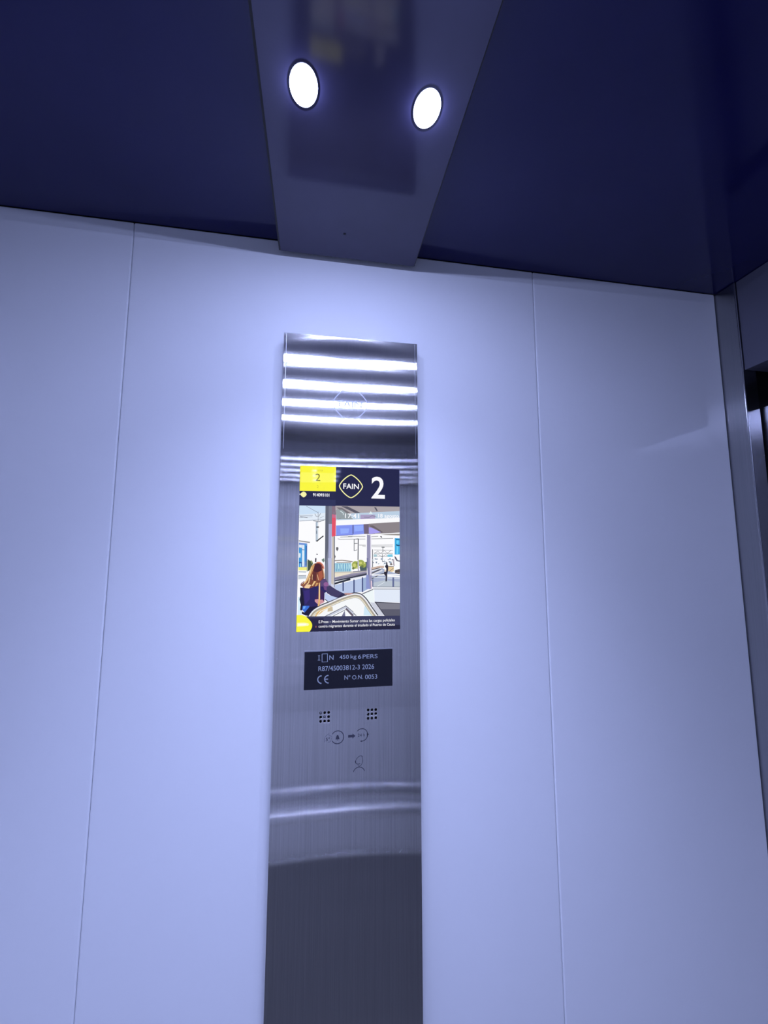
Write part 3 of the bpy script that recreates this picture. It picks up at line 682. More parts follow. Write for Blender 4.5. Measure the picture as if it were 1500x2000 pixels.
((185,200,232),[[(-0.02014,-0.03713),(0.02285,-0.02658),(0.02418,-0.04309),(0.01798,-0.04605),(-0.00782,-0.04872),(-0.02006,-0.04255)]]),
((160,180,215),[[(0.01718,-0.02878),(0.02271,-0.02719),(0.0239,-0.04295),(0.0173,-0.04611)]]),
((70,80,125),[[(-0.00808,-0.033),(-0.00988,-0.03302),(-0.00974,-0.04511),(-0.00794,-0.04509)],[(0.00639,-0.0301),(0.00459,-0.03012),(0.00475,-0.04771),(0.00655,-0.04769)],[(0.01777,-0.02714),(0.01597,-0.02716),(0.0161,-0.04666),(0.0179,-0.04664)],[(0.02457,-0.0272),(0.02307,-0.0272),(0.02315,-0.04241),(0.02465,-0.04241)]]),
((250,250,253),[[(0.02881,-0.02343),(0.02883,-0.02503),(0.06829,-0.02474),(0.06827,-0.02314)],[(0.05075,-0.02465),(0.05063,-0.02685),(0.06821,-0.02781),(0.06833,-0.02561)]]),
((100,110,150),[[(0.06009,-0.02746),(0.05769,-0.02746),(0.05766,-0.04064),(0.06006,-0.04064)],[(0.03149,-0.02998),(0.03009,-0.02998),(0.03012,-0.03978),(0.03152,-0.03978)]]),
((240,243,250),[[(0.03057,-0.03983),(0.03053,-0.04243),(0.06819,-0.04315),(0.06823,-0.04055)]]),
((120,125,135),[[(0.03112,-0.04237),(0.0311,-0.04317),(0.0682,-0.04373),(0.06822,-0.04293)],[(0.03111,-0.0397),(0.03109,-0.0404),(0.06821,-0.04099),(0.06823,-0.04029)]]),
((45,42,55),[[(0.049,-0.00699),(0.05069,-0.00727),(0.05098,-0.01031),(0.05211,-0.01198),(0.05182,-0.01805),(0.05069,-0.02245),(0.05012,-0.03288),(0.04815,-0.03287),(0.04843,-0.02574),(0.04618,-0.02298),(0.04618,-0.02023),(0.049,-0.01969),(0.04928,-0.01583),(0.0473,-0.01252),(0.049,-0.01059)]]),
((225,210,195),[[(0.04674,-0.01748),(0.049,-0.01721),(0.049,-0.01969),(0.04674,-0.01995)]]),
((226,234,248),[[(0.03278,-0.04333),(0.0682,-0.04404),(0.06813,-0.06126),(0.03339,-0.05984)]]),
((238,246,248),[[(0.01732,-0.04989),(0.03167,-0.04305),(0.03312,-0.05984),(0.03511,-0.07761),(0.02955,-0.06945)]]),
((110,112,125),[[(0.01653,-0.04847),(0.01701,-0.04967),(0.03136,-0.04391),(0.03088,-0.04271)]]),
((205,208,222),[[(0.02731,-0.06028),(0.0334,-0.06092),(0.04677,-0.07787),(0.03788,-0.07794)]]),
((126,126,138),[[(0.03339,-0.06011),(0.06813,-0.06262),(0.06806,-0.07943),(0.04732,-0.07788)]]),
((92,92,108),[[(0.04064,-0.06967),(0.0681,-0.07023),(0.06806,-0.07943),(0.04732,-0.07896)]]),
((70,70,85),[[(0.03342,-0.05961),(0.03336,-0.06061),(0.0681,-0.06285),(0.06816,-0.06185)],[(0.03499,-0.06031),(0.03403,-0.06103),(0.04684,-0.07824),(0.0478,-0.07752)]]),
((120,124,142),[[(-0.034,0.06911),(-0.02103,0.06939),(-0.02011,-0.03894),(-0.0224,-0.04852),(-0.02976,-0.04123),(-0.03335,-0.02797)]]),
((168,172,208),[[(-0.02929,0.04423),(-0.02376,0.04431),(-0.02314,-0.0389),(-0.02863,-0.03644)]]),
((210,212,232),[[(-0.02536,0.02816),(-0.02168,0.0282),(-0.02098,-0.04614),(-0.02485,-0.04609)]]),
((132,112,128),[[(-0.02535,0.06867),(-0.02102,0.06876),(-0.01961,0.05686),(-0.02516,0.05551)]]),
((98,102,118),[[(-0.03399,0.06848),(-0.02968,0.06858),(-0.0294,0.01213),(-0.03313,-0.01226),(-0.03379,0.04168)]]),
((185,190,222),[[(-0.02959,-0.00146),(-0.02471,-0.00146),(-0.02472,-0.03702),(-0.02798,-0.03484)]]),
((200,192,182),[[(-0.02433,0.02762),(-0.02188,0.02764),(-0.02126,-0.01498),(-0.0237,-0.01497)],[(-0.02471,-0.00146),(-0.02146,-0.00146),(-0.02149,-0.03705),(-0.02475,-0.03487)]]),
((130,128,110),[[(-0.02157,0.02709),(-0.02217,0.02709),(-0.02181,0.00194),(-0.02121,0.00194)]]),
((90,90,95),[[(-0.02099,0.00412),(-0.01931,0.00031),(-0.02089,-0.00295)]]),
((226,84,105),[[(-0.02504,0.0569),(-0.01981,0.05588),(-0.01969,0.02794),(-0.02487,0.02707)]]),
((200,110,140),[[(-0.0245,0.05747),(-0.01981,0.05644),(-0.01976,0.05255),(-0.0247,0.05246)]]),
((150,148,180),[[(0.02259,0.03064),(0.02827,0.02916),(0.02794,-0.01497),(0.02258,-0.01495)],[(0.0223,-0.00145),(0.02844,-0.00145),(0.03,-0.04194),(0.02723,-0.04299),(0.0238,-0.02338)]]),
((118,118,158),[[(0.02257,-0.00145),(0.02453,-0.00145),(0.02611,-0.0419),(0.02469,-0.03428)]]),
((228,224,238),[[(0.02704,-0.00145),(0.02872,-0.00145),(0.02882,-0.02451),(0.02742,-0.0245)],[(0.02723,0.02915),(0.02852,0.02916),(0.02855,-0.01447),(0.02743,-0.01447)]]),
((140,150,205),[[(0.02186,-0.02337),(0.02492,-0.02393),(0.02723,-0.04299),(0.02169,-0.04238)]]),
((228,200,215),[[(0.02829,-0.03214),(0.02968,-0.03215),(0.03011,-0.04194),(0.02861,-0.0422)]]),
((246,248,250),[[(-0.04216,-0.07692),(-0.03282,-0.06556),(-0.01153,-0.05534),(0.0047,-0.04917),(0.00497,-0.07852)],[(-0.00882,-0.05538),(0.00469,-0.04809),(0.01456,-0.04877),(0.02176,-0.05588),(0.03788,-0.07821),(-0.00856,-0.07768)]]),
((208,232,246),[[(0.01859,-0.07724),(0.01962,-0.0655),(0.02291,-0.06449),(0.02846,-0.07104),(0.03179,-0.0778)]]),
((228,226,230),[[(-0.05498,-0.07754),(-0.04936,-0.08082),(-0.04851,-0.07936),(-0.05414,-0.07611)],[(-0.05414,-0.07611),(-0.04851,-0.07936),(-0.04739,-0.07741),(-0.05295,-0.07404)],[(-0.05295,-0.07404),(-0.04739,-0.07741),(-0.04623,-0.07558),(-0.0515,-0.07177)],[(-0.0515,-0.07177),(-0.04623,-0.07558),(-0.04515,-0.07426),(-0.04985,-0.06978)],[(-0.04985,-0.06978),(-0.04515,-0.07426),(-0.04402,-0.07326),(-0.04809,-0.0682)],[(-0.04809,-0.0682),(-0.04402,-0.07326),(-0.04259,-0.07222),(-0.04618,-0.0668)],[(-0.04618,-0.0668),(-0.04259,-0.07222),(-0.0408,-0.07114),(-0.044,-0.06548)],[(-0.044,-0.06548),(-0.0408,-0.07114),(-0.03859,-0.06996),(-0.04145,-0.06413)],[(-0.04145,-0.06413),(-0.03859,-0.06996),(-0.0359,-0.06874),(-0.03844,-0.06275)],[(-0.03844,-0.06275),(-0.0359,-0.06874),(-0.03269,-0.06746),(-0.03504,-0.0614)],[(-0.03504,-0.0614),(-0.03269,-0.06746),(-0.02907,-0.06608),(-0.03141,-0.06002)],[(-0.03141,-0.06002),(-0.02907,-0.06608),(-0.02523,-0.06457),(-0.02769,-0.05856)],[(-0.02769,-0.05856),(-0.02523,-0.06457),(-0.02127,-0.06289),(-0.02383,-0.05692)],[(-0.02383,-0.05692),(-0.02127,-0.06289),(-0.01722,-0.06114),(-0.01977,-0.05516)],[(-0.01977,-0.05516),(-0.01722,-0.06114),(-0.01325,-0.05947),(-0.01566,-0.05343)],[(-0.01566,-0.05343),(-0.01325,-0.05947),(-0.00946,-0.05802),(-0.01165,-0.0519)],[(-0.01165,-0.0519),(-0.00946,-0.05802),(-0.00564,-0.05673),(-0.00763,-0.05055)],[(-0.00763,-0.05055),(-0.00564,-0.05673),(-0.00176,-0.05554),(-0.00357,-0.0493)],[(-0.00357,-0.0493),(-0.00176,-0.05554),(0.0018,-0.05458),(0.00026,-0.04826)],[(0.00026,-0.04826),(0.0018,-0.05458),(0.00463,-0.05397),(0.00355,-0.04756)],[(0.00355,-0.04756),(0.00463,-0.05397),(0.00651,-0.05377),(0.0062,-0.04728)],[(0.0062,-0.04728),(0.00651,-0.05377),(0.00782,-0.05382),(0.00838,-0.04734)],[(0.00838,-0.04734),(0.00782,-0.05382),(0.00907,-0.05401),(0.0102,-0.04761)],[(0.0102,-0.04761),(0.00907,-0.05401),(0.01049,-0.0543),(0.01186,-0.04794)],[(0.01186,-0.04794),(0.01049,-0.0543),(0.01153,-0.05454),(0.01329,-0.04828)],[(0.01329,-0.04828),(0.01153,-0.05454),(0.01185,-0.05465),(0.01453,-0.04873)],[(0.01453,-0.04873),(0.01185,-0.05465),(0.01219,-0.05484),(0.01568,-0.04935)],[(0.01568,-0.04935),(0.01219,-0.05484),(0.01301,-0.05541),(0.01692,-0.05022)],[(0.01692,-0.05022),(0.01301,-0.05541),(0.01413,-0.05631),(0.01836,-0.05138)],[(0.01836,-0.05138),(0.01413,-0.05631),(0.01535,-0.05742),(0.01989,-0.05277)],[(0.01989,-0.05277),(0.01535,-0.05742),(0.01665,-0.05877),(0.02146,-0.0544)],[(0.02146,-0.0544),(0.01665,-0.05877),(0.01798,-0.06032),(0.02307,-0.05628)],[(0.02307,-0.05628),(0.01798,-0.06032),(0.01934,-0.06216),(0.02466,-0.05843)],[(0.02466,-0.05843),(0.01934,-0.06216),(0.02084,-0.06442),(0.02627,-0.06085)],[(0.02627,-0.06085),(0.02084,-0.06442),(0.02253,-0.06703),(0.02795,-0.06344)],[(0.02795,-0.06344),(0.02253,-0.06703),(0.02442,-0.06981),(0.02975,-0.06609)],[(0.02975,-0.06609),(0.02442,-0.06981),(0.02664,-0.07291),(0.03191,-0.0691)],[(0.03191,-0.0691),(0.02664,-0.07291),(0.02908,-0.07626),(0.03433,-0.07241)],[(0.03433,-0.07241),(0.02908,-0.07626),(0.03131,-0.07928),(0.03654,-0.07543)],[(0.03654,-0.07543),(0.03131,-0.07928),(0.03284,-0.08137),(0.03808,-0.07752)]]),
((75,76,88),[[(-0.05536,-0.07732),(-0.05416,-0.07802),(-0.05331,-0.07658),(-0.05453,-0.07588)],[(-0.05453,-0.07588),(-0.05331,-0.07658),(-0.05214,-0.07452),(-0.05333,-0.0738)],[(-0.05333,-0.0738),(-0.05214,-0.07452),(-0.05072,-0.07232),(-0.05186,-0.0715)],[(-0.05186,-0.0715),(-0.05072,-0.07232),(-0.04916,-0.07043),(-0.05018,-0.06947)],[(-0.05018,-0.06947),(-0.04916,-0.07043),(-0.0475,-0.06894),(-0.04838,-0.06786)],[(-0.04838,-0.06786),(-0.0475,-0.06894),(-0.04566,-0.0676),(-0.04643,-0.06643)],[(-0.04643,-0.06643),(-0.04566,-0.0676),(-0.04353,-0.06631),(-0.04422,-0.06509)],[(-0.04422,-0.06509),(-0.04353,-0.06631),(-0.04103,-0.06498),(-0.04165,-0.06372)],[(-0.04165,-0.06372),(-0.04103,-0.06498),(-0.03807,-0.06363),(-0.03861,-0.06234)],[(-0.03861,-0.06234),(-0.03807,-0.06363),(-0.0347,-0.06229),(-0.0352,-0.06098)],[(-0.0352,-0.06098),(-0.0347,-0.06229),(-0.03107,-0.06091),(-0.03158,-0.0596)],[(-0.03158,-0.0596),(-0.03107,-0.06091),(-0.02733,-0.05944),(-0.02787,-0.05814)],[(-0.02787,-0.05814),(-0.02733,-0.05944),(-0.02346,-0.05779),(-0.02401,-0.05651)],[(-0.02401,-0.05651),(-0.02346,-0.05779),(-0.0194,-0.05603),(-0.01995,-0.05474)],[(-0.01995,-0.05474),(-0.0194,-0.05603),(-0.01531,-0.05431),(-0.01583,-0.05302)],[(-0.01583,-0.05302),(-0.01531,-0.05431),(-0.01133,-0.0528),(-0.01181,-0.05148)],[(-0.01181,-0.05148),(-0.01133,-0.0528),(-0.00734,-0.05145),(-0.00777,-0.05012)],[(-0.00777,-0.05012),(-0.00734,-0.05145),(-0.0033,-0.05021),(-0.00369,-0.04886)],[(-0.00369,-0.04886),(-0.0033,-0.05021),(0.00048,-0.04919),(0.00015,-0.04783)],[(0.00015,-0.04783),(0.00048,-0.04919),(0.00371,-0.0485),(0.00349,-0.04712)],[(0.00349,-0.04712),(0.00371,-0.0485),(0.00625,-0.04823),(0.00619,-0.04683)],[(0.00619,-0.04683),(0.00625,-0.04823),(0.00829,-0.04829),(0.0084,-0.04689)],[(0.0084,-0.04689),(0.00829,-0.04829),(0.01003,-0.04854),(0.01027,-0.04716)],[(0.01027,-0.04716),(0.01003,-0.04854),(0.01166,-0.04887),(0.01196,-0.04751)],[(0.01196,-0.04751),(0.01166,-0.04887),(0.01306,-0.0492),(0.01345,-0.04786)],[(0.01345,-0.04786),(0.01306,-0.0492),(0.01413,-0.04959),(0.01471,-0.04831)],[(0.01471,-0.04831),(0.01413,-0.04959),(0.01516,-0.05015),(0.0159,-0.04896)],[(0.0159,-0.04896),(0.01516,-0.05015),(0.01635,-0.05098),(0.01719,-0.04986)],[(0.01719,-0.04986),(0.01635,-0.05098),(0.01774,-0.0521),(0.01866,-0.05104)],[(0.01866,-0.05104),(0.01774,-0.0521),(0.01922,-0.05345),(0.0202,-0.05245)],[(0.0202,-0.05245),(0.01922,-0.05345),(0.02076,-0.05504),(0.0218,-0.0541)],[(0.0218,-0.0541),(0.02076,-0.05504),(0.02232,-0.05687),(0.02342,-0.05599)],[(0.02342,-0.05599),(0.02232,-0.05687),(0.02388,-0.05898),(0.02503,-0.05817)],[(0.02503,-0.05817),(0.02388,-0.05898),(0.02548,-0.06137),(0.02665,-0.06061)],[(0.02665,-0.06061),(0.02548,-0.06137),(0.02716,-0.06396),(0.02833,-0.06319)],[(0.02833,-0.06319),(0.02716,-0.06396),(0.02897,-0.06663),(0.03011,-0.06583)],[(0.03011,-0.06583),(0.02897,-0.06663),(0.03114,-0.06965),(0.03227,-0.06883)],[(0.03227,-0.06883),(0.03114,-0.06965),(0.03356,-0.07298),(0.03469,-0.07215)],[(0.03469,-0.07215),(0.03356,-0.07298),(0.03578,-0.07599),(0.03691,-0.07516)],[(0.03691,-0.07516),(0.03578,-0.07599),(0.03732,-0.07808),(0.03844,-0.07726)]]),
((236,238,246),[[(-0.05398,-0.07812),(-0.05295,-0.07873),(-0.0521,-0.07728),(-0.05314,-0.07668)],[(-0.05314,-0.07668),(-0.0521,-0.07728),(-0.05094,-0.07525),(-0.05197,-0.07463)],[(-0.05197,-0.07463),(-0.05094,-0.07525),(-0.04959,-0.07315),(-0.05056,-0.07244)],[(-0.05056,-0.07244),(-0.04959,-0.07315),(-0.04815,-0.0714),(-0.04902,-0.07057)],[(-0.04902,-0.07057),(-0.04815,-0.0714),(-0.04662,-0.07003),(-0.04738,-0.0691)],[(-0.04738,-0.0691),(-0.04662,-0.07003),(-0.04488,-0.06876),(-0.04555,-0.06776)],[(-0.04555,-0.06776),(-0.04488,-0.06876),(-0.04284,-0.06752),(-0.04344,-0.06648)],[(-0.04344,-0.06648),(-0.04284,-0.06752),(-0.04042,-0.06624),(-0.04094,-0.06516)],[(-0.04094,-0.06516),(-0.04042,-0.06624),(-0.03752,-0.06492),(-0.03799,-0.06381)],[(-0.03799,-0.06381),(-0.03752,-0.06492),(-0.03419,-0.06359),(-0.03463,-0.06247)],[(-0.03463,-0.06247),(-0.03419,-0.06359),(-0.03056,-0.06221),(-0.031,-0.0611)],[(-0.031,-0.0611),(-0.03056,-0.06221),(-0.0268,-0.06073),(-0.02726,-0.05962)],[(-0.02726,-0.05962),(-0.0268,-0.06073),(-0.02291,-0.05908),(-0.02338,-0.05798)],[(-0.02338,-0.05798),(-0.02291,-0.05908),(-0.01885,-0.05732),(-0.01932,-0.05622)],[(-0.01932,-0.05622),(-0.01885,-0.05732),(-0.01479,-0.05561),(-0.01524,-0.0545)],[(-0.01524,-0.0545),(-0.01479,-0.05561),(-0.01086,-0.05412),(-0.01127,-0.05299)],[(-0.01127,-0.05299),(-0.01086,-0.05412),(-0.00691,-0.05278),(-0.00728,-0.05164)],[(-0.00728,-0.05164),(-0.00691,-0.05278),(-0.00291,-0.05155),(-0.00325,-0.0504)],[(-0.00325,-0.0504),(-0.00291,-0.05155),(0.00081,-0.05055),(0.00053,-0.04938)],[(0.00053,-0.04938),(0.00081,-0.05055),(0.00394,-0.04988),(0.00375,-0.0487)],[(0.00375,-0.0487),(0.00394,-0.04988),(0.00632,-0.04963),(0.00626,-0.04843)],[(0.00626,-0.04843),(0.00632,-0.04963),(0.00817,-0.04968),(0.00827,-0.04849)],[(0.00827,-0.04849),(0.00817,-0.04968),(0.00979,-0.04992),(0.01,-0.04874)],[(0.01,-0.04874),(0.00979,-0.04992),(0.01136,-0.05024),(0.01162,-0.04907)],[(0.01162,-0.04907),(0.01136,-0.05024),(0.01267,-0.05055),(0.013,-0.04939)],[(0.013,-0.04939),(0.01267,-0.05055),(0.01356,-0.05087),(0.01405,-0.04977)],[(0.01405,-0.04977),(0.01356,-0.05087),(0.01441,-0.05133),(0.01505,-0.05032)],[(0.01505,-0.05032),(0.01441,-0.05133),(0.01551,-0.0521),(0.01623,-0.05114)],[(0.01623,-0.05114),(0.01551,-0.0521),(0.01683,-0.05316),(0.01761,-0.05225)],[(0.01761,-0.05225),(0.01683,-0.05316),(0.01825,-0.05445),(0.01908,-0.0536)],[(0.01908,-0.0536),(0.01825,-0.05445),(0.01972,-0.05598),(0.02061,-0.05518)],[(0.02061,-0.05518),(0.01972,-0.05598),(0.02123,-0.05774),(0.02217,-0.05699)],[(0.02217,-0.05699),(0.02123,-0.05774),(0.02274,-0.05978),(0.02372,-0.05909)],[(0.02372,-0.05909),(0.02274,-0.05978),(0.02431,-0.06214),(0.02531,-0.06148)],[(0.02531,-0.06148),(0.02431,-0.06214),(0.02599,-0.06474),(0.02699,-0.06407)],[(0.02699,-0.06407),(0.02599,-0.06474),(0.02782,-0.06743),(0.0288,-0.06675)],[(0.0288,-0.06675),(0.02782,-0.06743),(0.03,-0.07047),(0.03097,-0.06977)],[(0.03097,-0.06977),(0.03,-0.07047),(0.03243,-0.0738),(0.0334,-0.07309)],[(0.0334,-0.07309),(0.03243,-0.0738),(0.03465,-0.07682),(0.03562,-0.07611)],[(0.03562,-0.07611),(0.03465,-0.07682),(0.03619,-0.07891),(0.03715,-0.0782)]]),
((168,158,138),[[(-0.05256,-0.07896),(-0.05109,-0.07981),(-0.05024,-0.07836),(-0.05171,-0.07751)],[(-0.05171,-0.07751),(-0.05024,-0.07836),(-0.0491,-0.07637),(-0.05056,-0.07549)],[(-0.05056,-0.07549),(-0.0491,-0.07637),(-0.04785,-0.07441),(-0.04923,-0.07342)],[(-0.04923,-0.07342),(-0.04785,-0.07441),(-0.04659,-0.07288),(-0.04782,-0.07171)],[(-0.04782,-0.07171),(-0.04659,-0.07288),(-0.04527,-0.0717),(-0.04634,-0.07038)],[(-0.04634,-0.07038),(-0.04527,-0.0717),(-0.04369,-0.07055),(-0.04463,-0.06914)],[(-0.04463,-0.06914),(-0.04369,-0.07055),(-0.04178,-0.0694),(-0.04262,-0.06792)],[(-0.04262,-0.06792),(-0.04178,-0.0694),(-0.03947,-0.06817),(-0.04022,-0.06664)],[(-0.04022,-0.06664),(-0.03947,-0.06817),(-0.03668,-0.06689),(-0.03734,-0.06533)],[(-0.03734,-0.06533),(-0.03668,-0.06689),(-0.03341,-0.0656),(-0.03403,-0.06401)],[(-0.03403,-0.06401),(-0.03341,-0.0656),(-0.02979,-0.06422),(-0.0304,-0.06263)],[(-0.0304,-0.06263),(-0.02979,-0.06422),(-0.02599,-0.06272),(-0.02663,-0.06115)],[(-0.02663,-0.06115),(-0.02599,-0.06272),(-0.02206,-0.06106),(-0.02273,-0.05949)],[(-0.02273,-0.05949),(-0.02206,-0.06106),(-0.01801,-0.0593),(-0.01867,-0.05773)],[(-0.01867,-0.05773),(-0.01801,-0.0593),(-0.01399,-0.05761),(-0.01462,-0.05603)],[(-0.01462,-0.05603),(-0.01399,-0.05761),(-0.01013,-0.05614),(-0.01071,-0.05454)],[(-0.01071,-0.05454),(-0.01013,-0.05614),(-0.00625,-0.05483),(-0.00677,-0.05321)],[(-0.00677,-0.05321),(-0.00625,-0.05483),(-0.00232,-0.05362),(-0.00279,-0.05199)],[(-0.00279,-0.05199),(-0.00232,-0.05362),(0.00132,-0.05264),(0.00092,-0.05098)],[(0.00092,-0.05098),(0.00132,-0.05264),(0.0043,-0.052),(0.00401,-0.05033)],[(0.00401,-0.05033),(0.0043,-0.052),(0.00642,-0.05178),(0.00634,-0.05008)],[(0.00634,-0.05008),(0.00642,-0.05178),(0.00799,-0.05183),(0.00814,-0.05013)],[(0.00814,-0.05013),(0.00799,-0.05183),(0.00942,-0.05204),(0.00972,-0.05037)],[(0.00972,-0.05037),(0.00942,-0.05204),(0.01091,-0.05234),(0.01127,-0.05068)],[(0.01127,-0.05068),(0.01091,-0.05234),(0.01207,-0.05261),(0.01253,-0.05097)],[(0.01253,-0.05097),(0.01207,-0.05261),(0.01268,-0.05283),(0.01338,-0.05128)],[(0.01338,-0.05128),(0.01268,-0.05283),(0.01327,-0.05315),(0.01418,-0.05172)],[(0.01418,-0.05172),(0.01327,-0.05315),(0.01421,-0.05381),(0.01524,-0.05246)],[(0.01524,-0.05246),(0.01421,-0.05381),(0.01543,-0.05479),(0.01654,-0.0535)],[(0.01654,-0.0535),(0.01543,-0.05479),(0.01674,-0.05599),(0.01793,-0.05478)],[(0.01793,-0.05478),(0.01674,-0.05599),(0.01813,-0.05743),(0.01939,-0.05629)],[(0.01939,-0.05629),(0.01813,-0.05743),(0.01954,-0.05907),(0.02087,-0.05802)],[(0.02087,-0.05802),(0.01954,-0.05907),(0.02098,-0.06101),(0.02237,-0.06004)],[(0.02237,-0.06004),(0.02098,-0.06101),(0.02251,-0.06332),(0.02393,-0.06239)],[(0.02393,-0.06239),(0.02251,-0.06332),(0.0242,-0.06593),(0.02562,-0.06499)],[(0.02562,-0.06499),(0.0242,-0.06593),(0.02606,-0.06866),(0.02745,-0.06769)],[(0.02745,-0.06769),(0.02606,-0.06866),(0.02826,-0.07174),(0.02964,-0.07074)],[(0.02964,-0.07074),(0.02826,-0.07174),(0.0307,-0.07507),(0.03207,-0.07407)],[(0.03207,-0.07407),(0.0307,-0.07507),(0.03292,-0.07809),(0.03429,-0.07709)],[(0.03429,-0.07709),(0.03292,-0.07809),(0.03445,-0.08019),(0.03582,-0.07918)]]),
((238,228,198),[[(-0.05096,-0.07989),(-0.04958,-0.08069),(-0.04872,-0.07923),(-0.05011,-0.07843)],[(-0.05011,-0.07843),(-0.04872,-0.07923),(-0.04761,-0.07728),(-0.04898,-0.07645)],[(-0.04898,-0.07645),(-0.04761,-0.07728),(-0.04644,-0.07544),(-0.04774,-0.07451)],[(-0.04774,-0.07451),(-0.04644,-0.07544),(-0.04533,-0.07409),(-0.04648,-0.07299)],[(-0.04648,-0.07299),(-0.04533,-0.07409),(-0.04417,-0.07307),(-0.04517,-0.07182)],[(-0.04517,-0.07182),(-0.04417,-0.07307),(-0.04272,-0.07201),(-0.04361,-0.07068)],[(-0.04361,-0.07068),(-0.04272,-0.07201),(-0.04092,-0.07092),(-0.04171,-0.06953)],[(-0.04171,-0.06953),(-0.04092,-0.07092),(-0.0387,-0.06974),(-0.0394,-0.0683)],[(-0.0394,-0.0683),(-0.0387,-0.06974),(-0.03599,-0.06851),(-0.03662,-0.06703)],[(-0.03662,-0.06703),(-0.03599,-0.06851),(-0.03278,-0.06723),(-0.03336,-0.06574)],[(-0.03336,-0.06574),(-0.03278,-0.06723),(-0.02916,-0.06585),(-0.02973,-0.06436)],[(-0.02973,-0.06436),(-0.02916,-0.06585),(-0.02533,-0.06434),(-0.02593,-0.06286)],[(-0.02593,-0.06286),(-0.02533,-0.06434),(-0.02137,-0.06266),(-0.022,-0.06119)],[(-0.022,-0.06119),(-0.02137,-0.06266),(-0.01732,-0.06091),(-0.01795,-0.05943)],[(-0.01795,-0.05943),(-0.01732,-0.06091),(-0.01334,-0.05923),(-0.01393,-0.05775)],[(-0.01393,-0.05775),(-0.01334,-0.05923),(-0.00954,-0.05779),(-0.01008,-0.05628)],[(-0.01008,-0.05628),(-0.00954,-0.05779),(-0.00571,-0.05649),(-0.0062,-0.05497)],[(-0.0062,-0.05497),(-0.00571,-0.05649),(-0.00183,-0.0553),(-0.00227,-0.05376)],[(-0.00227,-0.05376),(-0.00183,-0.0553),(0.00174,-0.05434),(0.00136,-0.05278)],[(0.00136,-0.05278),(0.00174,-0.05434),(0.00458,-0.05373),(0.00431,-0.05215)],[(0.00431,-0.05215),(0.00458,-0.05373),(0.0065,-0.05352),(0.00642,-0.05193)],[(0.00642,-0.05193),(0.0065,-0.05352),(0.00784,-0.05357),(0.00799,-0.05198)],[(0.00799,-0.05198),(0.00784,-0.05357),(0.00912,-0.05377),(0.0094,-0.05219)],[(0.0094,-0.05219),(0.00912,-0.05377),(0.01054,-0.05405),(0.01087,-0.05249)],[(0.01087,-0.05249),(0.01054,-0.05405),(0.01159,-0.05429),(0.012,-0.05275)],[(0.012,-0.05275),(0.01159,-0.05429),(0.01196,-0.05442),(0.01262,-0.05297)],[(0.01262,-0.05297),(0.01196,-0.05442),(0.01234,-0.05463),(0.01321,-0.05329)],[(0.01321,-0.05329),(0.01234,-0.05463),(0.01316,-0.05521),(0.01413,-0.05394)],[(0.01413,-0.05394),(0.01316,-0.05521),(0.01429,-0.05612),(0.01533,-0.0549)],[(0.01533,-0.0549),(0.01429,-0.05612),(0.01552,-0.05724),(0.01664,-0.0561)],[(0.01664,-0.0561),(0.01552,-0.05724),(0.01684,-0.05861),(0.01802,-0.05753)],[(0.01802,-0.05753),(0.01684,-0.05861),(0.01817,-0.06016),(0.01943,-0.05917)],[(0.01943,-0.05917),(0.01817,-0.06016),(0.01954,-0.06202),(0.02086,-0.0611)],[(0.02086,-0.0611),(0.01954,-0.06202),(0.02105,-0.06428),(0.02239,-0.06341)],[(0.02239,-0.06341),(0.02105,-0.06428),(0.02274,-0.06689),(0.02407,-0.06601)],[(0.02407,-0.06601),(0.02274,-0.06689),(0.02462,-0.06967),(0.02593,-0.06875)],[(0.02593,-0.06875),(0.02462,-0.06967),(0.02684,-0.07276),(0.02814,-0.07182)],[(0.02814,-0.07182),(0.02684,-0.07276),(0.02929,-0.07611),(0.03058,-0.07516)],[(0.03058,-0.07516),(0.02929,-0.07611),(0.03151,-0.07913),(0.0328,-0.07818)],[(0.0328,-0.07818),(0.03151,-0.07913),(0.03304,-0.08122),(0.03433,-0.08027)]]),
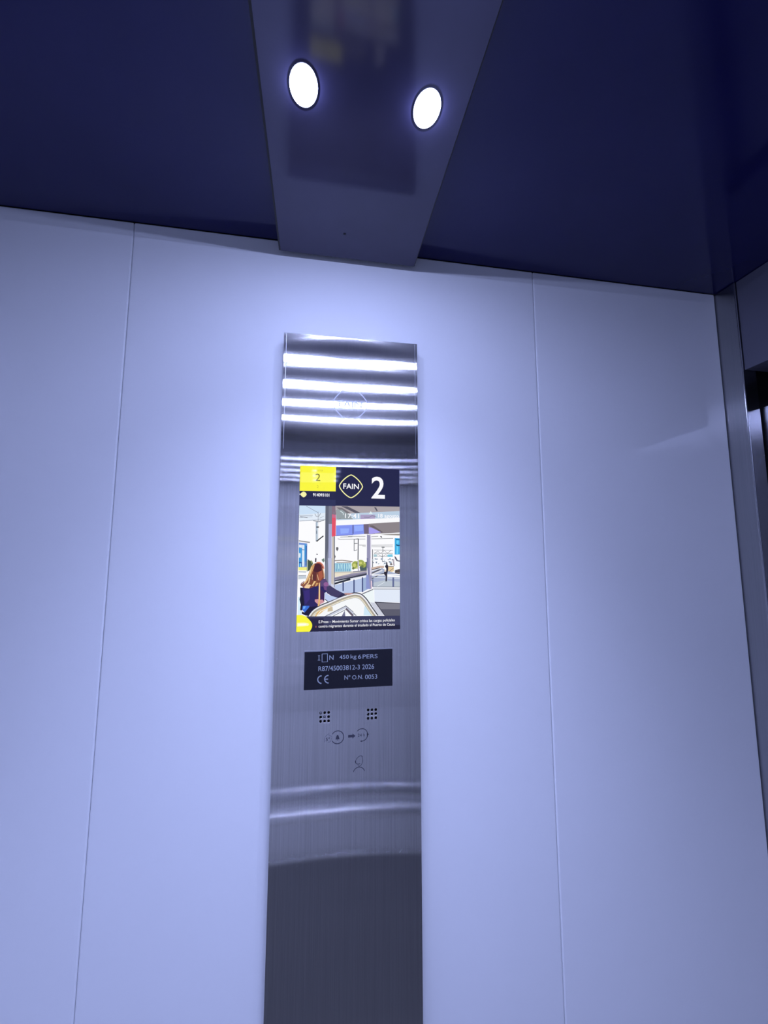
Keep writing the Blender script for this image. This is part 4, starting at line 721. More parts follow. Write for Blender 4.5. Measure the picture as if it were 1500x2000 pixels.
((150,150,150),[[(-0.04945,-0.08077),(-0.04902,-0.08102),(-0.04816,-0.07956),(-0.04859,-0.07931)],[(-0.04859,-0.07931),(-0.04816,-0.07956),(-0.04706,-0.07762),(-0.04748,-0.07736)],[(-0.04748,-0.07736),(-0.04706,-0.07762),(-0.04591,-0.07582),(-0.04632,-0.07553)],[(-0.04632,-0.07553),(-0.04591,-0.07582),(-0.04486,-0.07454),(-0.04522,-0.07419)],[(-0.04522,-0.07419),(-0.04486,-0.07454),(-0.04376,-0.07357),(-0.04407,-0.07318)],[(-0.04407,-0.07318),(-0.04376,-0.07357),(-0.04236,-0.07255),(-0.04264,-0.07214)],[(-0.04264,-0.07214),(-0.04236,-0.07255),(-0.0406,-0.07148),(-0.04085,-0.07105)],[(-0.04085,-0.07105),(-0.0406,-0.07148),(-0.03841,-0.07032),(-0.03863,-0.06987)],[(-0.03863,-0.06987),(-0.03841,-0.07032),(-0.03574,-0.0691),(-0.03593,-0.06864)],[(-0.03593,-0.06864),(-0.03574,-0.0691),(-0.03254,-0.06783),(-0.03272,-0.06737)],[(-0.03272,-0.06737),(-0.03254,-0.06783),(-0.02892,-0.06646),(-0.0291,-0.06599)],[(-0.0291,-0.06599),(-0.02892,-0.06646),(-0.02508,-0.06494),(-0.02527,-0.06448)],[(-0.02527,-0.06448),(-0.02508,-0.06494),(-0.02111,-0.06326),(-0.02131,-0.0628)],[(-0.02131,-0.0628),(-0.02111,-0.06326),(-0.01706,-0.0615),(-0.01726,-0.06104)],[(-0.01726,-0.06104),(-0.01706,-0.0615),(-0.0131,-0.05984),(-0.01328,-0.05937)],[(-0.01328,-0.05937),(-0.0131,-0.05984),(-0.00932,-0.0584),(-0.00949,-0.05793)],[(-0.00949,-0.05793),(-0.00932,-0.0584),(-0.00551,-0.05711),(-0.00567,-0.05664)],[(-0.00567,-0.05664),(-0.00551,-0.05711),(-0.00165,-0.05592),(-0.00179,-0.05544)],[(-0.00179,-0.05544),(-0.00165,-0.05592),(0.00189,-0.05497),(0.00177,-0.05448)],[(0.00177,-0.05448),(0.00189,-0.05497),(0.00469,-0.05437),(0.0046,-0.05388)],[(0.0046,-0.05388),(0.00469,-0.05437),(0.00653,-0.05417),(0.0065,-0.05367)],[(0.0065,-0.05367),(0.00653,-0.05417),(0.00779,-0.05422),(0.00784,-0.05372)],[(0.00784,-0.05372),(0.00779,-0.05422),(0.00901,-0.05441),(0.0091,-0.05391)],[(0.0091,-0.05391),(0.00901,-0.05441),(0.0104,-0.05469),(0.0105,-0.0542)],[(0.0105,-0.0542),(0.0104,-0.05469),(0.01139,-0.05491),(0.01152,-0.05443)],[(0.01152,-0.05443),(0.01139,-0.05491),(0.01169,-0.05502),(0.0119,-0.05456)],[(0.0119,-0.05456),(0.01169,-0.05502),(0.012,-0.05519),(0.01227,-0.05477)],[(0.01227,-0.05477),(0.012,-0.05519),(0.01277,-0.05573),(0.01307,-0.05533)],[(0.01307,-0.05533),(0.01277,-0.05573),(0.01386,-0.05661),(0.01419,-0.05623)],[(0.01419,-0.05623),(0.01386,-0.05661),(0.01507,-0.05771),(0.01542,-0.05735)],[(0.01542,-0.05735),(0.01507,-0.05771),(0.01635,-0.05904),(0.01672,-0.05871)],[(0.01672,-0.05871),(0.01635,-0.05904),(0.01766,-0.06057),(0.01805,-0.06026)],[(0.01805,-0.06026),(0.01766,-0.06057),(0.01901,-0.06239),(0.01942,-0.0621)],[(0.01942,-0.0621),(0.01901,-0.06239),(0.02051,-0.06464),(0.02092,-0.06437)],[(0.02092,-0.06437),(0.02051,-0.06464),(0.0222,-0.06725),(0.02262,-0.06698)],[(0.02262,-0.06698),(0.0222,-0.06725),(0.02409,-0.07004),(0.0245,-0.06975)],[(0.0245,-0.06975),(0.02409,-0.07004),(0.02632,-0.07314),(0.02672,-0.07285)],[(0.02672,-0.07285),(0.02632,-0.07314),(0.02876,-0.07649),(0.02917,-0.0762)],[(0.02917,-0.0762),(0.02876,-0.07649),(0.03098,-0.07951),(0.03139,-0.07922)],[(0.03139,-0.07922),(0.03098,-0.07951),(0.03252,-0.08161),(0.03292,-0.08131)],[(-0.05096,-0.07989),(-0.05061,-0.08009),(-0.04976,-0.07863),(-0.05011,-0.07843)],[(-0.05011,-0.07843),(-0.04976,-0.07863),(-0.04864,-0.07666),(-0.04898,-0.07645)],[(-0.04898,-0.07645),(-0.04864,-0.07666),(-0.04741,-0.07474),(-0.04773,-0.0745)],[(-0.04773,-0.0745),(-0.04741,-0.07474),(-0.0462,-0.07326),(-0.04649,-0.07299)],[(-0.04649,-0.07299),(-0.0462,-0.07326),(-0.04492,-0.07213),(-0.04517,-0.07182)],[(-0.04517,-0.07182),(-0.04492,-0.07213),(-0.04339,-0.07101),(-0.04361,-0.07068)],[(-0.04361,-0.07068),(-0.04339,-0.07101),(-0.04151,-0.06987),(-0.04171,-0.06953)],[(-0.04171,-0.06953),(-0.04151,-0.06987),(-0.03923,-0.06866),(-0.0394,-0.0683)],[(-0.0394,-0.0683),(-0.03923,-0.06866),(-0.03646,-0.0674),(-0.03662,-0.06703)],[(-0.03662,-0.06703),(-0.03646,-0.0674),(-0.03321,-0.06611),(-0.03336,-0.06574)],[(-0.03336,-0.06574),(-0.03321,-0.06611),(-0.02959,-0.06473),(-0.02973,-0.06436)],[(-0.02973,-0.06436),(-0.02959,-0.06473),(-0.02578,-0.06323),(-0.02593,-0.06286)],[(-0.02593,-0.06286),(-0.02578,-0.06323),(-0.02184,-0.06156),(-0.022,-0.06119)],[(-0.022,-0.06119),(-0.02184,-0.06156),(-0.01779,-0.0598),(-0.01795,-0.05943)],[(-0.01795,-0.05943),(-0.01779,-0.0598),(-0.01378,-0.05812),(-0.01393,-0.05775)],[(-0.01393,-0.05775),(-0.01378,-0.05812),(-0.00995,-0.05666),(-0.01008,-0.05628)],[(-0.01008,-0.05628),(-0.00995,-0.05666),(-0.00608,-0.05535),(-0.0062,-0.05497)],[(-0.0062,-0.05497),(-0.00608,-0.05535),(-0.00216,-0.05415),(-0.00227,-0.05376)],[(-0.00227,-0.05376),(-0.00216,-0.05415),(0.00145,-0.05317),(0.00136,-0.05278)],[(0.00136,-0.05278),(0.00145,-0.05317),(0.00438,-0.05255),(0.00432,-0.05215)],[(0.00432,-0.05215),(0.00438,-0.05255),(0.00644,-0.05233),(0.00642,-0.05193)],[(0.00642,-0.05193),(0.00644,-0.05233),(0.00795,-0.05237),(0.00798,-0.05198)],[(0.00798,-0.05198),(0.00795,-0.05237),(0.00933,-0.05258),(0.0094,-0.05219)],[(0.0094,-0.05219),(0.00933,-0.05258),(0.01079,-0.05288),(0.01088,-0.05249)],[(0.01088,-0.05249),(0.01079,-0.05288),(0.01191,-0.05314),(0.01201,-0.05275)],[(0.01201,-0.05275),(0.01191,-0.05314),(0.01245,-0.05333),(0.01261,-0.05296)],[(0.01261,-0.05296),(0.01245,-0.05333),(0.01298,-0.05362),(0.0132,-0.05329)],[(0.0132,-0.05329),(0.01298,-0.05362),(0.01388,-0.05425),(0.01412,-0.05394)],[(0.01412,-0.05394),(0.01388,-0.05425),(0.01507,-0.05521),(0.01533,-0.0549)],[(0.01533,-0.0549),(0.01507,-0.05521),(0.01636,-0.05639),(0.01664,-0.0561)],[(0.01664,-0.0561),(0.01636,-0.05639),(0.01772,-0.0578),(0.01802,-0.05753)],[(0.01802,-0.05753),(0.01772,-0.0578),(0.01911,-0.05942),(0.01942,-0.05917)],[(0.01942,-0.05917),(0.01911,-0.05942),(0.02053,-0.06133),(0.02085,-0.0611)],[(0.02085,-0.0611),(0.02053,-0.06133),(0.02205,-0.06363),(0.02239,-0.06341)],[(0.02239,-0.06341),(0.02205,-0.06363),(0.02374,-0.06623),(0.02407,-0.06601)],[(0.02407,-0.06601),(0.02374,-0.06623),(0.02561,-0.06898),(0.02593,-0.06875)],[(0.02593,-0.06875),(0.02561,-0.06898),(0.02782,-0.07206),(0.02814,-0.07182)],[(0.02814,-0.07182),(0.02782,-0.07206),(0.03025,-0.0754),(0.03058,-0.07516)],[(0.03058,-0.07516),(0.03025,-0.0754),(0.03247,-0.07842),(0.0328,-0.07818)],[(0.0328,-0.07818),(0.03247,-0.07842),(0.03401,-0.08051),(0.03433,-0.08027)]]),
((228,190,130),[[(-0.04636,-0.07786),(-0.04226,-0.07168),(-0.03494,-0.06605),(-0.02485,-0.06413),(-0.02429,-0.06573),(-0.03276,-0.06925),(-0.04112,-0.07589),(-0.04372,-0.07793)]]),
((205,190,160),[[(-0.02854,-0.0667),(-0.0227,-0.0647),(-0.02207,-0.07052),(-0.029,-0.07143)]]),
((250,250,240),[[(-0.04357,-0.07713),(-0.04285,-0.07769),(-0.03779,-0.07109),(-0.03829,-0.07035)],[(-0.03829,-0.07035),(-0.03779,-0.07109),(-0.02518,-0.06559),(-0.02554,-0.06477)]]),
((110,112,125),[[(-0.03284,-0.07721),(-0.0324,-0.07811),(-0.00486,-0.06474),(-0.005,-0.06374)],[(-0.005,-0.06374),(-0.00486,-0.06474),(0.00459,-0.07306),(0.00525,-0.0723)],[(-0.00513,-0.06386),(-0.00581,-0.0646),(0.00843,-0.07765),(0.00911,-0.07691)]]),
((200,205,222),[[(-0.0299,-0.07674),(-0.02896,-0.07872),(-0.0048,-0.06719),(-0.00502,-0.06501)],[(-0.00502,-0.06501),(-0.0048,-0.06719),(0.00423,-0.07512),(0.00563,-0.07342)],[(-0.00434,-0.06554),(-0.00548,-0.06666),(0.00548,-0.07778),(0.00662,-0.07666)]]),
((105,95,110),[[(-0.00435,-0.06737),(-0.00543,-0.06855),(0.00442,-0.07752),(0.0055,-0.07634)],[(-0.00403,-0.06687),(-0.00577,-0.06853),(0.00355,-0.07828),(0.00529,-0.07662)]]),
((112,112,140),[[(-0.01071,-0.0779),(-0.00649,-0.07032),(-0.00559,-0.07802)]]),
((105,110,125),[[(-0.02322,-0.07752),(-0.02286,-0.07824),(-0.00524,-0.06964),(-0.0056,-0.06892)]]),
((215,238,250),[[(-0.06737,-0.05182),(-0.06396,-0.0524),(-0.06451,-0.06234),(-0.06224,-0.07021),(-0.06238,-0.07541),(-0.06733,-0.0753)]]),
((190,205,240),[[(-0.03262,-0.04598),(-0.02774,-0.04977),(-0.01533,-0.05368),(-0.02761,-0.05826),(-0.033,-0.05499)]]),
((70,75,95),[[(-0.0327,-0.05459),(-0.0333,-0.05539),(-0.02898,-0.05864),(-0.02838,-0.05784)]]),
((28,26,48),[[(-0.06504,-0.03975),(-0.06189,-0.03979),(-0.05917,-0.04405),(-0.05875,-0.06297),(-0.06227,-0.06917),(-0.06437,-0.0686),(-0.06375,-0.06131),(-0.06547,-0.055),(-0.0643,-0.04924)]]),
((46,40,96),[[(-0.06242,-0.03978),(-0.05823,-0.03878),(-0.04187,-0.03577),(-0.03774,-0.02834),(-0.03183,-0.02892),(-0.02961,-0.03376),(-0.02995,-0.04549),(-0.03314,-0.04704),(-0.03349,-0.05763),(-0.04134,-0.06435),(-0.05293,-0.06517),(-0.05927,-0.06296),(-0.06062,-0.04929)]]),
((58,46,118),[[(-0.05969,-0.04404),(-0.05287,-0.04254),(-0.05209,-0.05469),(-0.05773,-0.06142),(-0.05893,-0.05458)]]),
((62,40,88),[[(-0.04577,-0.05373),(-0.03909,-0.04218),(-0.03422,-0.04596),(-0.0335,-0.0571),(-0.04138,-0.06224)]]),
((92,74,120),[[(-0.03877,-0.03047),(-0.03183,-0.02892),(-0.02907,-0.03376),(-0.03435,-0.03851),(-0.03862,-0.03846)]]),
((146,96,150),[[(-0.02812,-0.03591),(-0.02843,-0.03721),(-0.02934,-0.03824),(-0.03066,-0.0388),(-0.03214,-0.03878),(-0.03348,-0.03819),(-0.03442,-0.03714),(-0.03477,-0.03584),(-0.03446,-0.03455),(-0.03356,-0.03352),(-0.03224,-0.03295),(-0.03076,-0.03297),(-0.02941,-0.03356),(-0.02847,-0.03461)]]),
((110,72,128),[[(-0.03488,-0.03851),(-0.02793,-0.03805),(-0.02997,-0.04442),(-0.03374,-0.04278)]]),
((68,62,100),[[(-0.03059,-0.03909),(-0.02632,-0.03753),(-0.01708,-0.04352),(-0.00619,-0.04901),(-0.0094,-0.05217),(-0.01587,-0.05367),(-0.02451,-0.05088),(-0.03046,-0.04708)]]),
((50,46,78),[[(-0.00946,-0.04736),(-0.0051,-0.04903),(-0.01156,-0.05267),(-0.01695,-0.05339)]]),
((190,150,150),[[(-0.00619,-0.04901),(0.0025,-0.04753),(0.0047,-0.04863),(-0.00183,-0.05041)],[(-0.00729,-0.04739),(0.00196,-0.04752),(-0.00075,-0.04963),(-0.00673,-0.04954)]]),
((60,110,215),[[(-0.0611,-0.06319),(-0.05244,-0.06335),(-0.0539,-0.06882),(-0.05855,-0.07185),(-0.06177,-0.06814)]]),
((110,170,245),[[(-0.06029,-0.06399),(-0.05716,-0.06352),(-0.05814,-0.06664),(-0.06073,-0.06763)]]),
((30,28,58),[[(-0.06198,-0.07022),(-0.05855,-0.07185),(-0.05241,-0.06466),(-0.04135,-0.06382),(-0.04862,-0.06997),(-0.05374,-0.07613),(-0.05742,-0.07553),(-0.06191,-0.07334)]]),
((206,150,160),[[(-0.04574,-0.05532),(-0.04151,-0.05486),(-0.03884,-0.05596),(-0.03619,-0.05547),(-0.03294,-0.0587),(-0.04031,-0.06279),(-0.04569,-0.05795)]]),
((225,180,120),[[(-0.04094,-0.02831),(-0.03934,-0.02833),(-0.0388,-0.05807),(-0.03976,-0.06385),(-0.04188,-0.06381),(-0.04098,-0.05487)]]),
((250,215,165),[[(-0.03957,-0.03152),(-0.04027,-0.03152),(-0.04017,-0.05488),(-0.03947,-0.05488)]]),
((128,72,56),[[(-0.04666,-0.00846),(-0.0424,-0.00739),(-0.03809,-0.00848),(-0.0353,-0.01441),(-0.03406,-0.02408),(-0.034,-0.02783),(-0.03875,-0.03154),(-0.04183,-0.0379),(-0.04607,-0.03838),(-0.05291,-0.04095),(-0.05977,-0.04034),(-0.06459,-0.03659),(-0.05839,-0.03136),(-0.05487,-0.02288),(-0.05136,-0.01328)]]),
((205,155,100),[[(-0.05138,-0.01221),(-0.04719,-0.00846),(-0.04658,-0.01222),(-0.04964,-0.01917),(-0.05266,-0.02715),(-0.05729,-0.03349),(-0.06246,-0.03767),(-0.05786,-0.03136),(-0.05487,-0.02288)],[(-0.04727,-0.03146),(-0.04408,-0.03149),(-0.04821,-0.03783),(-0.05034,-0.03727)],[(-0.04404,-0.03362),(-0.0411,-0.03418),(-0.04448,-0.0384),(-0.04607,-0.03838)]]),
((236,205,150),[[(-0.05025,-0.01341),(-0.05141,-0.01315),(-0.05335,-0.02162),(-0.05221,-0.02202)],[(-0.05221,-0.02202),(-0.05335,-0.02162),(-0.05685,-0.02896),(-0.05581,-0.02954)],[(-0.05581,-0.02954),(-0.05685,-0.02896),(-0.0604,-0.03418),(-0.0594,-0.03486)],[(-0.05198,-0.02731),(-0.05334,-0.02699),(-0.05475,-0.03321),(-0.05349,-0.03383)],[(-0.05349,-0.03383),(-0.05475,-0.03321),(-0.05877,-0.03779),(-0.05771,-0.03871)],[(-0.04568,-0.0323),(-0.04672,-0.0317),(-0.0498,-0.03698),(-0.04876,-0.03758)],[(-0.04858,-0.02295),(-0.04948,-0.02289),(-0.04989,-0.02928),(-0.04899,-0.02934)]]),
((240,205,160),[[(-0.05982,-0.03823),(-0.05355,-0.03565),(-0.05088,-0.03674),(-0.05343,-0.04095),(-0.05925,-0.04035)]]),
((72,34,50),[[(-0.04662,-0.01007),(-0.04238,-0.00847),(-0.03859,-0.01063),(-0.03739,-0.01763),(-0.04163,-0.01975),(-0.04642,-0.02079),(-0.04861,-0.01757)]]),
((96,50,52),[[(-0.04858,-0.01918),(-0.0443,-0.01974),(-0.04461,-0.03148),(-0.04727,-0.03146),(-0.04946,-0.02824)]]),
((168,92,70),[[(-0.04163,-0.01975),(-0.03739,-0.01763),(-0.03564,-0.02568),(-0.03928,-0.03153),(-0.04199,-0.02937)]]),
((140,90,90),[[(-0.05967,-0.03228),(-0.06025,-0.03146),(-0.06398,-0.03417),(-0.0632,-0.03481)],[(-0.0632,-0.03481),(-0.06398,-0.03417),(-0.06479,-0.03699),(-0.06383,-0.03725)],[(-0.05583,-0.0338),(-0.05663,-0.0332),(-0.06124,-0.0395),(-0.06044,-0.0401)]]),
((222,130,110),[[(-0.04461,-0.00669),(-0.04447,-0.00809),(-0.04358,-0.008),(-0.04372,-0.00661)],[(-0.04372,-0.00661),(-0.04358,-0.008),(-0.04232,-0.00786),(-0.04241,-0.00646)],[(-0.04241,-0.00646),(-0.04232,-0.00786),(-0.04103,-0.00783),(-0.0409,-0.00644)],[(-0.0409,-0.00644),(-0.04103,-0.00783),(-0.03998,-0.00805),(-0.03946,-0.00675)],[(-0.03946,-0.00675),(-0.03998,-0.00805),(-0.03905,-0.00863),(-0.03821,-0.00751)],[(-0.03821,-0.00751),(-0.03905,-0.00863),(-0.03808,-0.00951),(-0.03707,-0.00853)],[(-0.03707,-0.00853),(-0.03808,-0.00951),(-0.03719,-0.01054),(-0.03608,-0.00968)],[(-0.03608,-0.00968),(-0.03719,-0.01054),(-0.0365,-0.01152),(-0.03528,-0.01084)],[(-0.03528,-0.01084),(-0.0365,-0.01152),(-0.03605,-0.01255),(-0.03472,-0.0121)],[(-0.03472,-0.0121),(-0.03605,-0.01255),(-0.03576,-0.01372),(-0.03439,-0.01343)],[(-0.03439,-0.01343),(-0.03576,-0.01372),(-0.03557,-0.01482),(-0.03419,-0.01458)],[(-0.03419,-0.01458),(-0.03557,-0.01482),(-0.03543,-0.01562),(-0.03405,-0.01536)]]),
((225,180,140),[[(-0.03551,-0.0148),(-0.03667,-0.01508),(-0.03495,-0.02204),(-0.03377,-0.02184)],[(-0.03377,-0.02184),(-0.03495,-0.02204),(-0.03461,-0.02734),(-0.03341,-0.02726)],[(-0.04279,-0.02286),(-0.04357,-0.02304),(-0.04183,-0.03053),(-0.04105,-0.03035)]]),
]
PIC['header'] = [((37,39,74),[[(-0.07189,0.12599),(0.07167,0.12633),(0.07141,0.06957),(-0.07052,0.06857)]]),
((46,50,88),[[(-0.07072,0.07701),(-0.02051,0.07697),(-0.02039,0.0684),(-0.07051,0.06832)]]),
]
PIC['tile'] = [((250,246,62),[[(-0.07189,0.12599),(-0.02044,0.12608),(-0.02055,0.08861),(-0.07098,0.08798)]]),
((253,250,95),[[(-0.06794,0.11347),(-0.02165,0.11382),(-0.02147,0.10105),(-0.06762,0.09961)]]),
]
PIC['ticker'] = [((58,60,92),[[(-0.06936,-0.0772),(0.07075,-0.07861),(0.07066,-0.09862),(-0.06885,-0.09812)]]),
((40,38,68),[[(-0.05764,-0.07747),(-0.03395,-0.07743),(-0.03374,-0.08979),(-0.05376,-0.09391)]]),
((36,36,62),[[(-0.06903,-0.09093),(0.07069,-0.09076),(0.07065,-0.10103),(-0.06882,-0.09928)]]),
((58,60,92),[[(-0.06938,-0.07662),(0.07075,-0.07861),(0.07074,-0.08068),(-0.06932,-0.07895)]]),
]
PIC['badge'] = [((250,246,62),[[(-0.06942,-0.075),(-0.06829,-0.07494),(-0.06666,-0.07483),(-0.06485,-0.07479),(-0.06318,-0.07488),(-0.06169,-0.0751),(-0.06023,-0.07542),(-0.0588,-0.07589),(-0.0574,-0.07657),(-0.05598,-0.07755),(-0.05457,-0.07878),(-0.05324,-0.08011),(-0.05206,-0.08138),(-0.05103,-0.08258),(-0.05011,-0.08377),(-0.04936,-0.08496),(-0.04882,-0.08614),(-0.04852,-0.08733),(-0.04844,-0.08852),(-0.04852,-0.08969),(-0.04872,-0.09082),(-0.04912,-0.09198),(-0.04972,-0.09316),(-0.05032,-0.09419),(-0.05073,-0.09491),(-0.05175,-0.09643),(-0.06887,-0.09748)]]),
((253,252,185),[[(-0.06763,-0.08462),(-0.05879,-0.08459),(-0.05355,-0.0855),(-0.05247,-0.08708),(-0.05348,-0.08861),(-0.05973,-0.08923),(-0.06751,-0.08927)]]),
((255,255,235),[[(-0.06656,-0.08594),(-0.05719,-0.08592),(-0.05508,-0.08702),(-0.05767,-0.08799),(-0.06651,-0.08801)]]),
]
layered('picture', PIC['picture'], YD, disp)
YO = YD - 0.0009
layered('header_bar', PIC['header'], YO, disp)
layered('advert_tile', PIC['tile'], YO - 0.0001, disp)
layered('news_ticker', PIC['ticker'], YO, disp)
layered('yellow_badge', PIC['badge'], YO - 0.0001, disp)
YT = YO - 0.00016
text('tile_caption', 'Puerta', -0.0445, 0.1172, 0.0125, 0.0030, YT, M['s_faint'], disp)
text('tile_number', '2', -0.0448, 0.1072, 0.0066, 0.0100, YT, M['s_olive'], disp)
text('tile_small_number', '2', -0.0448, 0.0945, 0.0024, 0.0036, YT, M['s_faint'], disp)
text('phone_number', '914093101', -0.0400, 0.0832, 0.0220, 0.0044, YT, M['s_white'], disp, weight=0.02)
flat('phone_dot', [diamond(-0.0632, 0.0834, 0.0040, 24, 1.5)], YT, M['s_cream'], disp, 0.00002)
flat('phone_tick', [[(-0.0684, 0.0841), (-0.0675, 0.0848), (-0.0679, 0.0834), (-0.0675, 0.0822), (-0.0684, 0.0829)]], YT, M['s_white'], disp, 0.00002)
flat('logo_outline', ribbon(diamond(0.0002, 0.0962, 0.0159), 0.0014, True), YT, M['s_cream'], disp, 0.00002)
text('logo_lettering', 'FAIN', 0.0003, 0.0962, 0.0214, 0.0074, YT, M['s_white'], disp, weight=0.014)
text('floor_number', '2', 0.0378, 0.0955, 0.0188, 0.0308, YT, M['s_white'], disp, weight=0.015)
text('clock', '17:41', 0.0020, 0.0556, 0.0190, 0.0062, YT, M['s_white'], disp, weight=0.012)
text('date', '18 agosto', 0.0525, 0.0556, 0.0290, 0.0070, YT, M['s_white'], disp, weight=0.012)
text('ticker_line', 'E.Press \u2013 Movimiento Sumar critica las cargas policiales', 0.0103, -0.0846, 0.1010, 0.0046, YT, M['s_white'], disp, weight=0.005)
text('ticker_line', 'contra migrantes durante el traslado al Puerto de Ceuta', 0.0103, -0.0902, 0.1010, 0.0046, YT, M['s_white'], disp, weight=0.005)
flat('ticker_mark', [ellipse(-0.0436, -0.0902, 0.0007, 0.0014, 10)], YT, M['s_orange'], disp, 0.00002)

# ------------------------------------------------------------------ rating plate
YR = YP - 0.0016
plate = box('rating_plate', (-0.0574, 0.0572), (YR, YP - 0.0002), (-0.1683, -0.1213), M['plate_black'], cop, bevel=0.0002)
box('plate_rim', (-0.0577, 0.0575), (YR - 0.0001, YP - 0.0002), (-0.1212, -0.1202), M['steel_edge'], plate)
YL = YR - 0.00006
def ptext(s, x, z, w, h, weight=0.0):
    return text('plate_lettering', s, x, z, w, h, YL, M['plate_text'], plate, weight)
ptext('N', -0.02307, -0.12931, 0.00544, 0.00576, 0.004)
ptext('450', -0.00669, -0.12917, 0.01211, 0.00501, 0.004)
ptext('kg', 0.00551, -0.12983, 0.00779, 0.00659, 0.004)
ptext('6', 0.01350, -0.12967, 0.00419, 0.00528, 0.004)
ptext('PERS', 0.02735, -0.12970, 0.01978, 0.00529, 0.004)
ptext('R87/45003812-3 2026', -0.00341, -0.14270, 0.07221, 0.00609, 0.004)
ptext('Nº', -0.00224, -0.15500, 0.00771, 0.00536, 0.004)
ptext('O.N.', 0.01110, -0.15527, 0.01418, 0.00521, 0.004)
ptext('0053', 0.02883, -0.15551, 0.01596, 0.00555, 0.004)
flat('plate_symbol', ribbon([(-0.04035,-0.12630),(-0.03769,-0.12641)], 0.0007) + ribbon([(-0.03902,-0.12636),(-0.03891,-0.13194)], 0.0009) + ribbon([(-0.04048,-0.13188),(-0.03735,-0.13200)], 0.0007) + ribbon([(-0.03514,-0.12443),(-0.02831,-0.12430),(-0.02815,-0.13444),(-0.03496,-0.13439),(-0.03514,-0.12443)], 0.0009), YL, M['plate_text'], plate, 0.00005)
flat('plate_conformity_mark', ribbon([(-0.03523,-0.15151),(-0.03625,-0.15159),(-0.03722,-0.15186),(-0.03810,-0.15230),(-0.03885,-0.15290),(-0.03945,-0.15364),(-0.03986,-0.15448),(-0.04007,-0.15538),(-0.04008,-0.15632),(-0.03989,-0.15726),(-0.03949,-0.15815),(-0.03891,-0.15897),(-0.03818,-0.15967),(-0.03731,-0.16024),(-0.03635,-0.16064),(-0.03534,-0.16087)], 0.0013) + ribbon([(-0.02649,-0.15138),(-0.02754,-0.15146),(-0.02854,-0.15175),(-0.02944,-0.15222),(-0.03021,-0.15285),(-0.03080,-0.15363),(-0.03120,-0.15450),(-0.03138,-0.15545),(-0.03135,-0.15642),(-0.03109,-0.15738),(-0.03063,-0.15829),(-0.02998,-0.15910),(-0.02918,-0.15978),(-0.02824,-0.16030),(-0.02722,-0.16065),(-0.02616,-0.16080)], 0.0013) + ribbon([(-0.03124,-0.15594),(-0.02702,-0.15591)], 0.0012), YL, M['plate_text'], plate, 0.00005)

# ------------------------------------------------------------------ laser-marked symbols
ICZ = -0.2283
flat('alarm_ring', ribbon(arc(-0.0138, ICZ, 0.0078, 148, -148, 30), 0.0010), YE, M['marking'], cop, 0.00008)
bell = [(-0.0138 + a * 1.0, ICZ - 0.0003 + b) for a, b in
        ((-0.0026, -0.0022), (-0.0019, -0.0012), (-0.0016, 0.0010), (-0.0010, 0.0024), (-0.0004, 0.0028), (0, 0.0034), (0.0004, 0.0028),
         (0.0010, 0.0024), (0.0016, 0.0010), (0.0019, -0.0012), (0.0026, -0.0022))]
flat('alarm_bell', [bell, ellipse(-0.0138, ICZ - 0.0033, 0.0006, 0.0006, 8)], YE, M['marking'], cop, 0.00008)
hx, hz = -0.0256, ICZ - 0.0012
hand = [(-0.0046, -0.0040), (-0.0047, 0.0005), (-0.0036, 0.0032), (-0.0012, 0.0050), (0.0004, 0.0062), (0.0014, 0.0057), (0.0006, 0.0042),
        (0.0026, 0.0036), (0.0042, 0.0030), (0.0045, 0.0018)]
flat('pressing_hand', ribbon([(hx + a, hz + b) for a, b in hand], 0.0004) +
     ribbon([(hx + a, hz + b) for a, b in ((0.0045, 0.0012), (0.0038, -0.0010), (0.0036, -0.0026), (0.0024, -0.0036), (-0.0004, -0.0038))], 0.0004),
     YE, M['marking_light'], cop, 0.00008)
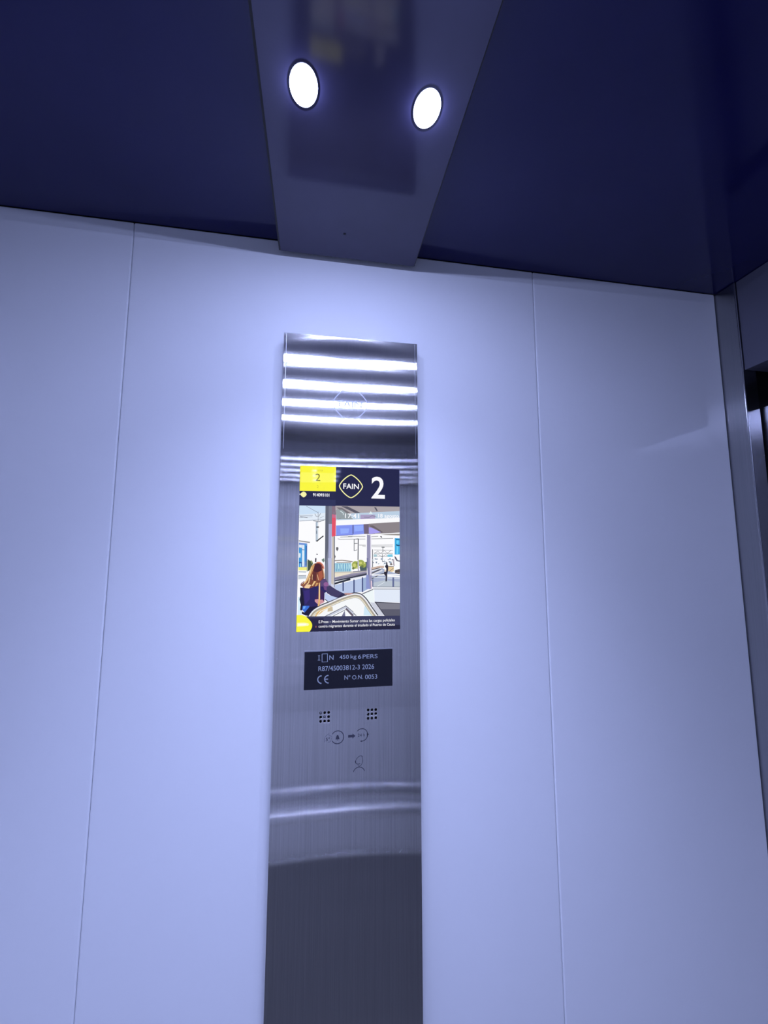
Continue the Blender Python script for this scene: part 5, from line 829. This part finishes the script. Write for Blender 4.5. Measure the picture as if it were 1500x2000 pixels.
text('five_seconds', '5"', hx - 0.0006, hz - 0.0004, 0.0052, 0.0040, YE, M['marking'], cop, weight=0.01)
az = ICZ + 0.0002
flat('arrow', [[(-0.0003, az - 0.0016), (0.0052, az - 0.0016), (0.0052, az - 0.0031), (0.0090, az), (0.0052, az + 0.0031), (0.0052, az + 0.0016), (-0.0003, az + 0.0016)]],
     YE, M['marking'], cop, 0.00008)
c24x, c24z = 0.0172, ICZ + 0.0008
flat('service_ring', ribbon(arc(c24x, c24z, 0.0076, 140, -95, 30), 0.0009) +
     [[(c24x + 0.0066, c24z + 0.0024), (c24x + 0.0092, c24z + 0.0002), (c24x + 0.0066, c24z - 0.0024)], ellipse(c24x - 0.0008, c24z - 0.0076, 0.0009, 0.0009, 10)],
     YE, M['marking'], cop, 0.00008)
text('service_hours', '24 h', c24x - 0.0006, c24z - 0.0002, 0.0092, 0.0036, YE, M['marking'], cop)
ox, oz = 0.0140, -0.2590
head = arc(ox, oz, 0.0050, 60, -110, 18)
flat('operator_head', ribbon([(ox - 0.0046, oz - 0.0014), (ox - 0.0052, oz - 0.0002), (ox - 0.0028, oz + 0.0036), (ox + 0.0002, oz + 0.0060), (ox + 0.0030, oz + 0.0062),
                              (ox + 0.0045, oz + 0.0052)], 0.0006) +
     ribbon([(ox + 0.0034, oz + 0.0056), (ox + 0.0044, oz + 0.0030), (ox + 0.0046, oz - 0.0004), (ox + 0.0038, oz - 0.0034), (ox + 0.0018, oz - 0.0056), (ox - 0.0002, oz - 0.0062), (ox - 0.0016, oz - 0.0052)], 0.0006) +
     ribbon([(ox - 0.0048, oz - 0.0016), (ox - 0.0030, oz - 0.0032), (ox - 0.0006, oz - 0.0036), (ox + 0.0014, oz - 0.0030)], 0.0007) +
     [[(ox - 0.0056, oz - 0.0004), (ox - 0.0040, oz + 0.0010), (ox - 0.0038, oz - 0.0020)]],
     YE, M['marking'], cop, 0.00008)
flat('operator_shoulders', ribbon(arc(0.0139, -0.2738, 0.0076, 162, 18, 20), 0.0008), YE, M['marking'], cop, 0.00008)
